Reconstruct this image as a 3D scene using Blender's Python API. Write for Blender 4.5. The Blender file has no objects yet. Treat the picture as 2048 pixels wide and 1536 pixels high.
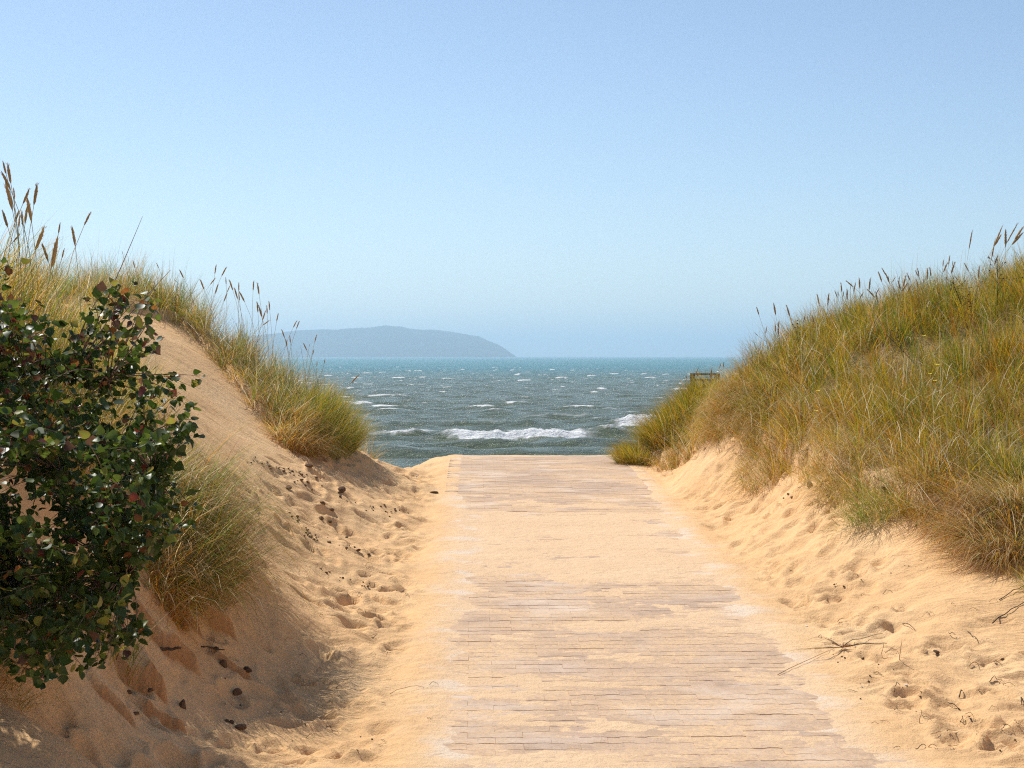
import bpy, math, random
import numpy as np
from mathutils import Vector, Matrix

# ---------------------------------------------------------------- camera, sky, sun, exposure
S = bpy.context.scene
EYE = 5.0                 # eye height above the sea, metres
F = 3413.0                # focal length in pixels of the 2048 px wide photograph
SUN_EL, SUN_AZ = 52.0, 43.0   # elevation, degrees left of straight ahead

cd = bpy.data.cameras.new("camera"); cam = bpy.data.objects.new("camera", cd)
S.collection.objects.link(cam)
cam.location = (0, 0, EYE); cam.rotation_euler = (math.pi/2, 0, 0)
cd.sensor_width = 36.0; cd.lens = 60.0; cd.shift_y = -56/2048
cd.clip_start = 0.1; cd.clip_end = 80000
S.camera = cam

W = bpy.data.worlds.new("World"); S.world = W; W.use_nodes = True
wn, wl = W.node_tree.nodes, W.node_tree.links
wn.clear()
sky = wn.new("ShaderNodeTexSky"); sky.sky_type = 'NISHITA'; sky.sun_disc = False
sky.sun_elevation = math.radians(SUN_EL); sky.sun_rotation = math.radians(-SUN_AZ)
sky.altitude = 0; sky.air_density = 0.78; sky.dust_density = 0.3; sky.ozone_density = 1.3
bg = wn.new("ShaderNodeBackground"); bg.inputs[1].default_value = 0.126
wo = wn.new("ShaderNodeOutputWorld")
wl.new(sky.outputs[0], bg.inputs[0]); wl.new(bg.outputs[0], wo.inputs[0])

sl = bpy.data.lights.new("sun", 'SUN'); sl.energy = 5.0; sl.angle = math.radians(0.53)
sl.color = (1.0, 0.95, 0.87)
so = bpy.data.objects.new("sun", sl); S.collection.objects.link(so)
sv = Vector((-math.sin(math.radians(SUN_AZ))*math.cos(math.radians(SUN_EL)),
             math.cos(math.radians(SUN_AZ))*math.cos(math.radians(SUN_EL)), math.sin(math.radians(SUN_EL))))
so.rotation_euler = sv.to_track_quat('Z', 'Y').to_euler(); so.location = (-10, 10, 20)
S.view_settings.view_transform = 'Standard'; S.view_settings.look = 'None'
S.view_settings.gamma = 1.0; S.view_settings.use_curve_mapping = False
S.view_settings.exposure = 0.08
S.render.engine = 'CYCLES'
S.cycles.max_bounces = 6; S.cycles.transparent_max_bounces = 8; S.cycles.volume_bounces = 2
S.cycles.use_denoising = False; S.cycles.pixel_filter_type = 'BLACKMAN_HARRIS'; S.cycles.filter_width = 1.15
S.cycles.sample_clamp_indirect = 4.0

R = np.random.default_rng(7); random.seed(7)
COL = S.collection
rad = math.radians

# ---------------------------------------------------------------- helpers
def hash2(ix, iy, seed):
    ix = ix.astype(np.uint32); iy = iy.astype(np.uint32)
    h = ix*np.uint32(374761393) + iy*np.uint32(668265263) + np.uint32((seed*2246822519) & 0xffffffff)
    h = (h ^ (h >> np.uint32(13)))*np.uint32(1274126177)
    h = h ^ (h >> np.uint32(16))
    return (h & np.uint32(0xffff)).astype(np.float64)/65535.0
def vnoise(x, y, seed=0):           # smooth noise, about -1..1
    x = np.asarray(x, float); y = np.asarray(y, float)
    xi = np.floor(x); yi = np.floor(y); fx = x-xi; fy = y-yi
    xi = xi.astype(np.int64) & 0xffffffff; yi = yi.astype(np.int64) & 0xffffffff
    def g(a, b, dx, dy):
        t = hash2((xi+a) & 0xffffffff, (yi+b) & 0xffffffff, seed)*2*np.pi
        return np.cos(t)*dx + np.sin(t)*dy
    u = fx*fx*fx*(fx*(fx*6-15)+10); v = fy*fy*fy*(fy*(fy*6-15)+10)
    a = g(0,0,fx,fy)*(1-u)+g(1,0,fx-1,fy)*u
    b = g(0,1,fx,fy-1)*(1-u)+g(1,1,fx-1,fy-1)*u
    return (a*(1-v)+b*v)*1.5
def fbm(x, y, seed=0, o=4, g=.5):
    s = 0; a = 1; t = 0
    for i in range(o):
        s = s + a*vnoise(x*2**i, y*2**i, seed+i*17); t += a; a *= g
    return s/t
def sstep(a, b, x):
    t = np.clip((x-a)/(b-a), 0, 1); return t*t*(3-2*t)

def link(o, parent=None):
    COL.objects.link(o)
    if parent is not None: o.parent = parent
    return o
def mesh_np(name, co, tris, cols=None, smooth=True, quads=None):
    me = bpy.data.meshes.new(name)
    co = np.asarray(co, np.float32); me.vertices.add(len(co)); me.vertices.foreach_set("co", co.ravel())
    k = 4 if quads is not None else 3
    f = np.asarray(quads if quads is not None else tris, np.int32)
    me.loops.add(f.size); me.loops.foreach_set("vertex_index", f.ravel())
    me.polygons.add(len(f)); me.polygons.foreach_set("loop_start", np.arange(0, f.size, k, dtype=np.int32))
    me.polygons.foreach_set("loop_total", np.full(len(f), k, np.int32))
    me.polygons.foreach_set("use_smooth", np.full(len(f), smooth, bool))
    if cols is not None:
        at = me.color_attributes.new("Col", 'FLOAT_COLOR', 'POINT')
        c = np.zeros((len(co), 4), np.float32); c[:, :cols.shape[1]] = cols
        at.data.foreach_set("color", c.ravel())
    me.update(calc_edges=True)
    return me
def tag(o, label=None, cat=None, group=None, kind=None):
    if label: o["label"] = label
    if cat: o["category"] = cat
    if group: o["group"] = group
    if kind: o["kind"] = kind
    return o
def empty(name, loc, label, cat, group=None):
    o = bpy.data.objects.new(name, None); o.location = loc; o.empty_display_size = .1
    link(o); return tag(o, label, cat, group)
def obj(name, me, mat=None, parent=None):
    if mat is not None and len(me.materials) == 0: me.materials.append(mat)
    return link(bpy.data.objects.new(name, me), parent)

class G:                       # small polygon collector
    def __init__(s): s.v = []; s.f = []
    def tube(s, pts, rads, n=5, cap=True):
        pts = [Vector(p) for p in pts]; b = len(s.v); m = len(pts)
        for i, p in enumerate(pts):
            d = (pts[min(i+1, m-1)]-pts[max(i-1, 0)])
            d = d.normalized() if d.length > 1e-9 else Vector((0, 0, 1))
            a = d.orthogonal().normalized() if i == 0 else (pa - d*pa.dot(d)).normalized()
            pa = a; c = d.cross(a)
            for k in range(n):
                t = 2*math.pi*k/n
                s.v.append(tuple(p+(a*math.cos(t)+c*math.sin(t))*rads[i]))
        for i in range(m-1):
            for k in range(n):
                s.f.append((b+i*n+k, b+i*n+(k+1) % n, b+(i+1)*n+(k+1) % n, b+(i+1)*n+k))
        if cap:
            s.f.append(tuple(b+k for k in range(n))[::-1]); s.f.append(tuple(b+(m-1)*n+k for k in range(n)))
        return s
    def mesh(s, name, smooth=True):
        me = bpy.data.meshes.new(name); me.from_pydata(s.v, [], s.f)
        me.polygons.foreach_set("use_smooth", [smooth]*len(s.f)); me.update(); return me

# ---------------------------------------------------------------- materials
def mat(name):
    m = bpy.data.materials.new(name); m.use_nodes = True
    nt = m.node_tree; b = nt.nodes["Principled BSDF"]; return m, nt, nt.nodes, nt.links, b
def noise_node(nt, scale, detail=4, rough=.55, vec=None, dist=0):
    n = nt.nodes.new("ShaderNodeTexNoise"); n.inputs["Scale"].default_value = scale
    n.inputs["Detail"].default_value = detail; n.inputs["Roughness"].default_value = rough
    n.inputs["Distortion"].default_value = dist
    if vec is not None: nt.links.new(vec, n.inputs["Vector"])
    return n
def ramp(nt, fac, stops, interp='LINEAR'):
    r = nt.nodes.new("ShaderNodeValToRGB"); r.color_ramp.interpolation = interp
    e = r.color_ramp.elements
    while len(e) < len(stops): e.new(.5)
    for i, (p, c) in enumerate(stops):
        e[i].position = p; e[i].color = (c[0], c[1], c[2], 1) if hasattr(c, '__len__') else (c, c, c, 1)
    nt.links.new(fac, r.inputs[0]); return r
def mapping(nt, vec, scale=(1, 1, 1), rot=(0, 0, 0)):
    m = nt.nodes.new("ShaderNodeMapping"); m.inputs["Scale"].default_value = scale
    m.inputs["Rotation"].default_value = rot; nt.links.new(vec, m.inputs[0]); return m.outputs[0]
def mixc(nt, fac, a, b, mode='MIX'):
    m = nt.nodes.new("ShaderNodeMix"); m.data_type = 'RGBA'; m.blend_type = mode
    for sck, val in ((m.inputs[0], fac), (m.inputs[6], a), (m.inputs[7], b)):
        if hasattr(val, 'is_linked') or hasattr(val, 'links'): nt.links.new(val, sck)
        elif hasattr(val, '__len__'): sck.default_value = (*val, 1)
        else: sck.default_value = val
    return m.outputs[2]
def bump(nt, h, strength, dist, prev=None):
    b = nt.nodes.new("ShaderNodeBump"); b.inputs["Strength"].default_value = strength
    b.inputs["Distance"].default_value = dist; nt.links.new(h, b.inputs["Height"])
    if prev is not None: nt.links.new(prev, b.inputs["Normal"])
    return b.outputs[0]

def sand_material():
    m, nt, N, L, b = mat("sand")
    geo = N.new("ShaderNodeNewGeometry").outputs["Position"]
    big = noise_node(nt, .9, 5, .6, geo); grain = noise_node(nt, 170, 3, .8, geo); mid = noise_node(nt, 14, 5, .7, geo)
    c = ramp(nt, big.outputs[0], [(.3, (.74, .455, .22)), (.5, (.80, .505, .25)), (.72, (.83, .56, .30))]).outputs[0]
    g = ramp(nt, grain.outputs[0], [(.3, .62), (.45, .95), (.6, 1.0), (.74, 1.16)]).outputs[0]
    c = mixc(nt, 1.0, c, g, 'MULTIPLY')
    g2 = ramp(nt, mid.outputs[0], [(.3, .90), (.6, 1.03)]).outputs[0]
    c = mixc(nt, 1.0, c, g2, 'MULTIPLY')
    # darker orange: left bank patches, plus shade and warm bounce painted on ledge fronts
    at = N.new("ShaderNodeAttribute"); at.attribute_name = "Col"
    sep = N.new("ShaderNodeSeparateColor"); L.new(at.outputs["Color"], sep.inputs[0])
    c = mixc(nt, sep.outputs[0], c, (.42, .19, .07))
    c = mixc(nt, sep.outputs[1], c, (.74, .60, .46))
    lit = noise_node(nt, 45, 5, .75, geo)
    lc = ramp(nt, lit.outputs[0], [(.35, (.10, .065, .03)), (.5, (.24, .16, .07)), (.66, (.45, .32, .16))]).outputs[0]
    c = mixc(nt, at.outputs["Alpha"], c, lc)
    L.new(c, b.inputs["Base Color"]); b.inputs["Roughness"].default_value = .95
    b.inputs["Specular IOR Level"].default_value = .15
    fine = noise_node(nt, 60, 5, .75, geo)
    rip = noise_node(nt, 5, 5, .6, mapping(nt, geo, (1, 1, 1)), .6)
    n = bump(nt, rip.outputs[0], .5, .035); n = bump(nt, mid.outputs[0], .7, .02, n); n = bump(nt, fine.outputs[0], .9, .008, n)
    # slip lines running down the bank faces (material attribute blue = bank face)
    st = noise_node(nt, 1, 5, .65, mapping(nt, geo, (1.3, 16, 1.3), (0, 0, rad(18))))
    bm = N.new("ShaderNodeMath"); bm.operation = 'MULTIPLY'; L.new(st.outputs[0], bm.inputs[0]); L.new(sep.outputs[2], bm.inputs[1])
    n = bump(nt, bm.outputs[0], .9, .03, n)
    L.new(n, b.inputs["Normal"]); return m
def paver_material():
    m, nt, N, L, b = mat("worn_concrete")
    geo = N.new("ShaderNodeNewGeometry").outputs["Position"]; oi = N.new("ShaderNodeObjectInfo")
    grit = noise_node(nt, 90, 4, .9, geo); mid = noise_node(nt, 7, 4, .6, geo)
    c = ramp(nt, mid.outputs[0], [(.3, (.46, .325, .235)), (.7, (.60, .435, .32))]).outputs[0]
    g = ramp(nt, grit.outputs[0], [(.32, .38), (.44, .85), (.58, 1.0), (.70, 1.4)]).outputs[0]
    c = mixc(nt, 1.0, c, g, 'MULTIPLY')
    ov = ramp(nt, oi.outputs["Random"], [(0, .93), (1, 1.05)]).outputs[0]
    c = mixc(nt, 1.0, c, ov, 'MULTIPLY')
    # blown sand dust (warm) and dry pale lime bloom, stretched across the way
    d1 = noise_node(nt, 1, 6, .62, mapping(nt, geo, (1.1, 1.3, 1)))
    f1 = ramp(nt, d1.outputs[0], [(.38, .12), (.62, .8)]).outputs[0]
    gr2 = noise_node(nt, 38, 4, .8, geo); sp = ramp(nt, gr2.outputs[0], [(.42, .25), (.56, 1)]).outputs[0]
    mm = N.new("ShaderNodeMath"); mm.operation = 'MULTIPLY'; L.new(f1, mm.inputs[0]); L.new(sp, mm.inputs[1])
    c = mixc(nt, mm.outputs[0], c, (.80, .54, .29))
    d2 = noise_node(nt, 1.2, 6, .65, mapping(nt, geo, (1.2, 1.5, 1)), .3)
    f2 = ramp(nt, d2.outputs[0], [(.52, 0), (.74, .6)]).outputs[0]
    c = mixc(nt, f2, c, (.76, .64, .53))
    L.new(c, b.inputs["Base Color"]); b.inputs["Roughness"].default_value = .9
    b.inputs["Specular IOR Level"].default_value = .2
    n = bump(nt, grit.outputs[0], .7, .004); L.new(n, b.inputs["Normal"]); return m
def vc_leafy(name, rough=.55, trans=.45, spec=.3):
    m, nt, N, L, b = mat(name)
    at = N.new("ShaderNodeAttribute"); at.attribute_name = "Col"
    L.new(at.outputs["Color"], b.inputs["Base Color"]); b.inputs["Roughness"].default_value = rough
    b.inputs["Specular IOR Level"].default_value = spec
    tr = N.new("ShaderNodeBsdfTranslucent"); L.new(at.outputs["Color"], tr.inputs[0])
    mx = N.new("ShaderNodeMixShader"); mx.inputs[0].default_value = trans
    L.new(b.outputs[0], mx.inputs[1]); L.new(tr.outputs[0], mx.inputs[2])
    L.new(mx.outputs[0], N["Material Output"].inputs[0]); return m
def plain(name, c0, c1, scale=40, rough=.8, bstr=.4, bdist=.003, spec=.3, trans=0):
    m, nt, N, L, b = mat(name)
    tc = N.new("ShaderNodeTexCoord").outputs["Object"]; oi = N.new("ShaderNodeObjectInfo")
    n = noise_node(nt, scale, 4, .65, tc)
    c = ramp(nt, n.outputs[0], [(.3, c0), (.7, c1)]).outputs[0]
    c = mixc(nt, 1.0, c, ramp(nt, oi.outputs["Random"], [(0, .8), (1, 1.15)]).outputs[0], 'MULTIPLY')
    L.new(c, b.inputs["Base Color"]); b.inputs["Roughness"].default_value = rough
    b.inputs["Specular IOR Level"].default_value = spec
    L.new(bump(nt, n.outputs[0], bstr, bdist), b.inputs["Normal"])
    if trans:
        tr = N.new("ShaderNodeBsdfTranslucent"); L.new(c, tr.inputs[0])
        mx = N.new("ShaderNodeMixShader"); mx.inputs[0].default_value = trans
        L.new(b.outputs[0], mx.inputs[1]); L.new(tr.outputs[0], mx.inputs[2]); L.new(mx.outputs[0], N["Material Output"].inputs[0])
    return m
M_SAND = sand_material(); M_PAVER = paver_material()
M_GRASS = vc_leafy("marram_blades", .5, .54, .2)
M_LEAF = vc_leafy("shrub_leaf", .42, .40, .4)
M_HEAD = plain("seed_head", (.40, .24, .09), (.64, .46, .22), 120, .85, .6, .003, .2, .25)
M_STEM = plain("dry_stem", (.30, .27, .11), (.45, .38, .18), 20, .7, .1, .001, .3)
M_TWIG = plain("dark_twig", (.04, .028, .018), (.13, .09, .06), 60, .8)
M_DRYTWIG = plain("dry_twig", (.20, .11, .05), (.42, .28, .14), 50, .8)
M_BARK = plain("shrub_bark", (.12, .07, .05), (.30, .21, .15), 60, .75)
M_CLOD = plain("stone", (.11, .065, .04), (.26, .165, .10), 30, .95, .8, .01, .1)
M_SHELL = plain("shell_white", (.62, .58, .52), (.78, .76, .72), 30, .5)
M_WEED = plain("dead_weed", (.03, .018, .012), (.085, .05, .03), 60, .85)
M_WOOD = plain("weathered_wood", (.10, .08, .06), (.24, .20, .16), 25, .85)
M_PETAL = plain("yellow_petal", (.75, .55, .03), (.85, .68, .06), 30, .6)

# ---------------------------------------------------------------- terrain
def road_z(D):                      # relative to the eye
    D = np.asarray(D, float)
    z = -2.43 + .0445*D
    z = np.where(D < -2, -2.519, z)
    over = np.clip(D-21.3, 0, None)
    return z - .0105*over**2 - np.clip(D-26, 0, None)*.02
def road_c(D): return .93 - .0223*np.asarray(D, float)
HW = 1.19

def P(px, py, D):                   # photograph point at distance D -> (x, y, z rel. eye)
    return ((px-1024)/F*D, D, -(py-712)/F*D)
ctl = []
for D in np.arange(-8, 25.1, 1.5):
    c = float(road_c(D)); z = float(road_z(D))
    for u in (-1.5, -.6, .4, 1.4): ctl.append((c+u, D, z))
img = [  # left bank and ridge
 (0,1536,6.5),(0,1490,6.6),(-250,1500,6.6),(190,1350,8.5),(90,1420,7.6),(300,1450,8.3),(400,1500,8.6),(150,1500,7.6),(450,1490,8.9),
 (0,1400,7.0),(0,1000,8.0),(0,730,9),(0,650,10),(-200,625,10),(150,1000,9),(250,800,12),(350,850,13.2),(400,1000,11.4),(330,1215,9.8),
 (250,1285,9.0),(455,1130,11),(385,1330,9.5),(520,1110,12.6),(600,1160,12.8),(560,1350,10.4),(500,930,15.6),(440,850,16.6),
 (300,632,20.5),(395,695,20.1),(450,752,19.3),(520,855,17.9),(630,928,17.5),(760,935,21),(395,672,22),(480,755,21.2),(560,800,20.2),(650,862,19.8),(300,622,22.5),(725,905,21.2),
 (200,620,18.5),(100,614,15),(700,1060,15.8),(640,1000,16.0),(560,1010,15.0),
 # right bank and hill
 (1480,1050,16.9),(1650,1200,12.8),(1850,1330,10.6),(2048,1400,9.8),(2048,1250,11.4),(2048,1130,12.5),(1900,1100,13),(1760,1050,14),
 (1650,955,16),(1560,925,18),(1400,900,20.8),(1300,930,22),(1500,768,20.5),(1600,740,19.5),(1750,672,19),(1900,632,18.5),(2048,610,17.8),
 (1600,850,18),(1750,850,16.5),(1900,900,15),(2048,950,14),(1900,760,16.8),(2048,780,15.6),(1400,845,22.8),(1340,915,23.0),(1800,1180,12.6),
 (1950,1200,11.8),(2200,1300,10.8),(2200,1000,13.5),(2250,560,17.5),(1480,830,21)]
ctl += [P(*q) for q in img]
# the land on, outside the view: banks beside and behind the camera, dunes either way, the beach
for D in (-8, -2, 3): ctl += [(-2.6, D, -1.6), (-4, D, -.3), (4.6, D, -1.5), (7.5, D, .1)]
ctl += [(-4.2, 7, -.3), (-4.5, 10, .3), (-5.2, 14, .40), (-6.4, 18, .45), (-6.2, 21.5, .2), (-5, 24.2, -1.3), (-3.3, 21.5, -.9), (-3, 24, -2.1), (3.4, 24.4, -1.9), (4.8, 22.3, -.4), (6.4, 17, .75), (7.5, 12, .45),
        (8, 20, .5), (6, 24.5, -1.4), (2.4, 25, -2.0), (-1.6, 24.4, -1.75)]
for x in (-28, -18, -11, 11, 18, 28):
    for D in (-8, 2, 12, 20): ctl.append((x, D, .7+.5*math.sin(x*1.7+D)))
for x in (-28, -18, -10, -5, 0, 5, 10, 18, 28):
    ctl += [(x, 29, -3.1), (x, 36, -4.1), (x, 48, -4.65), (x, 62, -5.35)]
ctl = np.array(ctl)
def tps_fit(p, lam=.02):
    n = len(p); d = np.hypot(p[:, None, 0]-p[None, :, 0], p[:, None, 1]-p[None, :, 1])
    K = np.where(d > 0, d*d*np.log(d+1e-12), 0) + lam*np.eye(n)
    Q = np.c_[np.ones(n), p[:, :2]]
    A = np.block([[K, Q], [Q.T, np.zeros((3, 3))]])
    return np.linalg.solve(A, np.r_[p[:, 2], 0, 0, 0])
TW = tps_fit(ctl)
def tps(x, y):
    x = np.asarray(x, float); sh = x.shape; x = x.ravel(); y = np.asarray(y, float).ravel()
    out = np.empty(len(x)); B = 40000; n = len(ctl)
    for i in range(0, len(x), B):
        d2 = (x[i:i+B, None]-ctl[None, :, 0])**2+(y[i:i+B, None]-ctl[None, :, 1])**2
        out[i:i+B] = (.5*d2*np.log(d2+1e-12))@TW[:n] + TW[n]+TW[n+1]*x[i:i+B]+TW[n+2]*y[i:i+B]
    return out.reshape(sh)
# coarse lookup of the smooth shape, bilinear
GX = np.arange(-32, 32.01, .2); GY = np.arange(-9, 66.01, .2)
_gx, _gy = np.meshgrid(GX, GY); GZ = tps(_gx, _gy)
_far = sstep(27, 31, _gy)            # beach: even slope to below the water
_b = np.interp(_gy, [25, 30, 36, 48, 66], [-1.8, -3.1, -4.0, -4.6, -5.6])
GZ = GZ*(1-_far)+_b*_far
def base_z(x, y):
    fx = np.clip((np.asarray(x, float)-GX[0])/.2, 0, len(GX)-1.001); fy = np.clip((np.asarray(y, float)-GY[0])/.2, 0, len(GY)-1.001)
    i = fx.astype(int); j = fy.astype(int); u = fx-i; v = fy-j
    return (GZ[j, i]*(1-u)+GZ[j, i+1]*u)*(1-v)+(GZ[j+1, i]*(1-u)+GZ[j+1, i+1]*u)*v

def in_poly(x, y, poly):
    ins = np.zeros(x.shape, bool); n = len(poly)
    for i in range(n):
        x1, y1 = poly[i]; x2, y2 = poly[(i+1) % n]
        if y1 == y2: continue
        c = ((y1 > y) != (y2 > y)) & (x < (x2-x1)*(y-y1)/(y2-y1)+x1); ins ^= c
    return ins
def edge_dist(x, y, line):
    d = np.full(x.shape, 1e9)
    for (x1, y1), (x2, y2) in zip(line[:-1], line[1:]):
        vx, vy = x2-x1, y2-y1; t = np.clip(((x-x1)*vx+(y-y1)*vy)/(vx*vx+vy*vy), 0, 1)
        d = np.minimum(d, np.hypot(x-x1-t*vx, y-y1-t*vy))
    return d
RIGHT_LINE = [(1.75, 22.6), (2.2, 20.9), (2.62, 18.6), (2.8, 16.8), (3.05, 14.6), (3.35, 13.5), (3.8, 12.7), (5.0, 12.2), (9, 11.5)]
RIGHT = RIGHT_LINE+[(11, 16), (9, 22), (6, 24), (3.4, 24), (2.2, 24.2)]
LR_LINE = [P(a_, 0, d_)[:2] for a_, d_ in ((200, 18.8), (260, 20.4), (340, 20.6), (385, 20.3), (440, 19.6), (490, 18.7), (550, 18.0), (615, 17.9), (690, 19.6), (712, 21.4))]+[(-1.75, 22.7)]
LRIDGE = LR_LINE+[(-2.6, 23.6), (-5, 23.8), (-9, 22), (-9, 18)]
LN_LINE = [(-4.3, 16.6), (-3.55, 15.2), (-2.95, 14.0), (-2.5, 12.9), (-2.25, 12.0), (-2.12, 11.0), (-2.1, 10.0), (-2.2, 9.3)]
LNEAR = LN_LINE+[(-2.7, 8.6), (-3.0, 7.8), (-5, 7.0), (-8, 8), (-8, 16), (-5.2, 16.6)]
# footprints and mounds
RP = np.random.default_rng(21)
pits = []
def add_pits(n, x0, x1, y0, y1, wmin=.07, wmax=.14, dmin=.012, dmax=.038):
    for _ in range(n):
        y = RP.uniform(y0, y1); pits.append((road_c(y)+RP.uniform(x0, x1), y, RP.uniform(wmin, wmax), RP.uniform(dmin, dmax), RP.uniform(0, 3.14)))
add_pits(430, -2.9, -1.25, 7, 21.5)
add_pits(340, 1.25, 2.3, 7, 22)
add_pits(40, 1.6, 3.0, 7, 12)
pits = np.array(pits)
def road_cover(u, v):
    """How high the blown sand stands over the paving, metres (u across from the centre, v along)."""
    n = fbm(u*.9+3, v*1.7, 5, 5, .55)
    band = sstep(12.9, 14.4, v)*(1-sstep(17.2, 18.3, v))*(1-.45*sstep(.1, 1.0, u))
    edge = sstep(.94, 1.26, np.abs(u)+.16*fbm(v*.8, u*2+3, 9, 3)+ .12*(u < 0)*(v > 12.6)*(v < 18))
    far = sstep(18.6, 20, v)
    h = -.0024 + .0075*band  + .011*edge*(1-.9*far) + .013*(n-.05) - .006*far + .0030*vnoise(u*5, v*13, 77) + .0022*vnoise(u*15, v*18, 78)
    h = h + .010*sstep(1.06, 1.13, np.abs(u))*far
    st = vnoise(u*.9+9, v*1.9, 12)
    return h + .005*st
def ground_rel(x, y, detail=True):
    x = np.asarray(x, float); y = np.asarray(y, float)
    z = base_z(x, y); c = road_c(y); u = x-c; rz = road_z(y)
    on = 1-sstep(1.10, 1.75, np.abs(u)); on = on*(1-sstep(26, 28, y))
    z = z*(1-on) + rz*on
    path = (1-sstep(1.8, 3.3, np.abs(u-.15)))*(1-sstep(24, 26, y))
    out = sstep(1.15, 1.6, np.abs(u))
    z = z + out*(.030*fbm(x*1.5, y*1.5, 31, 3)*(1-path*.3) + path*(.036*vnoise(x*2.6, y*2.1, 41)+.020*vnoise(x*6, y*4.5, 43)+.006*vnoise(x*14, y*11, 45)))
    # banks: gentle slip ridges running down the face
    bank = sstep(2.2, 3.0, np.abs(u-.1))*(1-sstep(24, 27, y))
    s = np.where(u < 0, y+.32*x, y-.32*x)
    z = z + (bank*(1+.9*(u < 0)*(y < 13)))*.012*vnoise(s*4.0, x*.7, 51) + bank*.009*vnoise(s*9, x*1.1, 53) + bank*.004*vnoise(s*19, x*2, 55)
    z = z + sstep(4.2, 6, np.abs(u))*.12*fbm(x*.5, y*.5, 61, 3)
    if detail:
        w = (np.abs(u) < 3.4) & (y > 6) & (y < 23)
        if w.any():
            xs = x[w]; ys = y[w]; add = np.zeros(len(xs))
            order = np.argsort(ys); yo = ys[order]; xo = xs[order]; ao = np.zeros(len(xs))
            for (a, b_, r, d, t) in pits:
                i0, i1 = np.searchsorted(yo, [b_-3*r, b_+3*r])
                dx = xo[i0:i1]-a; dy = yo[i0:i1]-b_
                p = dx*math.cos(t)+dy*math.sin(t); q = -dx*math.sin(t)+dy*math.cos(t)
                rr = (p/(r*1.2))**2+(q/(r*.62))**2
                ao[i0:i1] += -d*np.exp(-rr**3)*(1+.5*q/r)+.5*d*np.exp(-(rr-1.8)**2*1.6)
            add[order] = ao
            z = z.copy(); z[w] += add*out[w]
    cov = road_cover(u, y)
    onr = 1-sstep(1.20, 1.50, np.abs(u))
    z = np.where((onr > 0) & (y < 28), z*(1-onr)+(rz+cov)*onr, z)
    # sand beside the road ends stands a little lower than the paving, at the crest
    z = z - .03*out*(1-sstep(1.5, 2.2, np.abs(u)))*sstep(19.5, 21.5, y)*(1-sstep(25, 26, y))
    return z
_g0 = ground_rel
LEDGES = []
def ground_rel(x, y, detail=True):
    x = np.asarray(x, float); y = np.asarray(y, float); z = _g0(x, y, detail)
    for pl_, ln_, H_, sd_ in ((RIGHT, RIGHT_LINE, .17, 701), (LRIDGE, LR_LINE, .12, 702)):
        m = in_poly(x, y, pl_)
        if m.any():
            d_ = edge_dist(x[m], y[m], ln_)-.10+.11*vnoise(x[m]*3.1, y[m]*3.1, sd_)+.04*vnoise(x[m]*11, y[m]*11, sd_+5)
            z = z.copy(); z[m] += H_*sstep(0, .035, d_)*np.exp(-np.clip(d_, 0, None)/1.3)
    for (x0, y0, w, H, s_) in LEDGES:
        m = (np.abs(x-x0) < w+.5) & (np.abs(y-y0) < w+.6)
        if not m.any(): continue
        xs_, ys_ = x[m]-x0, y[m]-y0; a = .62*xs_-.78*ys_; b = .78*xs_+.62*ys_
        a0 = .045*vnoise(b*5+s_, b*0, 600+s_)+.018*vnoise(b*22, b*0, 610+s_)-.5*(b/w)**2*w*.5
        side = 1-sstep(w*.40, w*.52, np.abs(b+.03*vnoise(a*9, b*0, 620+s_)))
        top = np.where(a < a0, np.exp((a-a0)/.30), 0)
        z = z.copy(); z[m] += H*top*side*(1+.25*vnoise(b*8, a*3, 630+s_))
        slump = np.exp(-((a-a0-.10)/.07)**2)*side*(a > a0); z[m] += .02*slump*vnoise(b*16, a*14, 640+s_)
    return z
def ledge_mask(x, y):  # ledge fronts, where shaded orange is painted into the sand colour
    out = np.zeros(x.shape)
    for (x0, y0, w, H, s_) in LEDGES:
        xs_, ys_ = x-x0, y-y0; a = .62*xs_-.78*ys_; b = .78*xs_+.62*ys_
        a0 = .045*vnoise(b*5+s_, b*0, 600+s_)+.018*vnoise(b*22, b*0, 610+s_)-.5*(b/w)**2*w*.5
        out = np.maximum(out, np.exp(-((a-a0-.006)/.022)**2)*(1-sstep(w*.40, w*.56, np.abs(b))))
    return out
def gz(x, y): return float(ground_rel(np.array([x]), np.array([y]))[0])+EYE
def cast(px, py, d0=5.5, d1=27):
    """Where the line of sight through a photograph pixel first meets the ground."""
    D = np.arange(d0, d1, .02); x = (px-1024)/F*D; z = -(py-712)/F*D
    g = ground_rel(x, D); k = np.nonzero(g >= z)[0]
    i = k[0] if len(k) else int(np.argmin(z-g))
    return x[i], D[i], g[i]+EYE

for _px, _py, _w, _H, _s in ((285, 1395, .30, .115, 1), (335, 1312, .42, .10, 2), (432, 1262, .32, .085, 3), (372, 1250, .26, .06, 4), (228, 1412, .22, .05, 5), (470, 1345, .22, .045, 6), (330, 1450, .25, .05, 7)):
    _x, _y, _z = cast(_px, _py); LEDGES.append((_x, _y, _w, _H, _s))
def spaced(segs):
    out = []
    for a, b, s in segs: out.append(np.arange(a, b-1e-6, s))
    return np.r_[np.concatenate(out), segs[-1][1]]
xs = spaced([(-30, -8, .5), (-8, -4, .12), (-4, -3, .05), (-3, -2.2, .022), (-2.2, -1.5, .015), (-1.5, -.95, .022), (-.95, 2.4, .026), (2.4, 4, .03), (4, 5.5, .05), (5.5, 9, .15), (9, 30, .5)])
ys = spaced([(-8, 4, .4), (4, 6.2, .1), (6.2, 8.2, .024), (8.2, 10.6, .018), (10.6, 12, .024), (12, 18, .034), (18, 24, .045), (24, 27, .12), (27, 66, .6)])
X, Y = np.meshgrid(xs, ys); Z = ground_rel(X, Y)+EYE
nx, ny = len(xs), len(ys)
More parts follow.
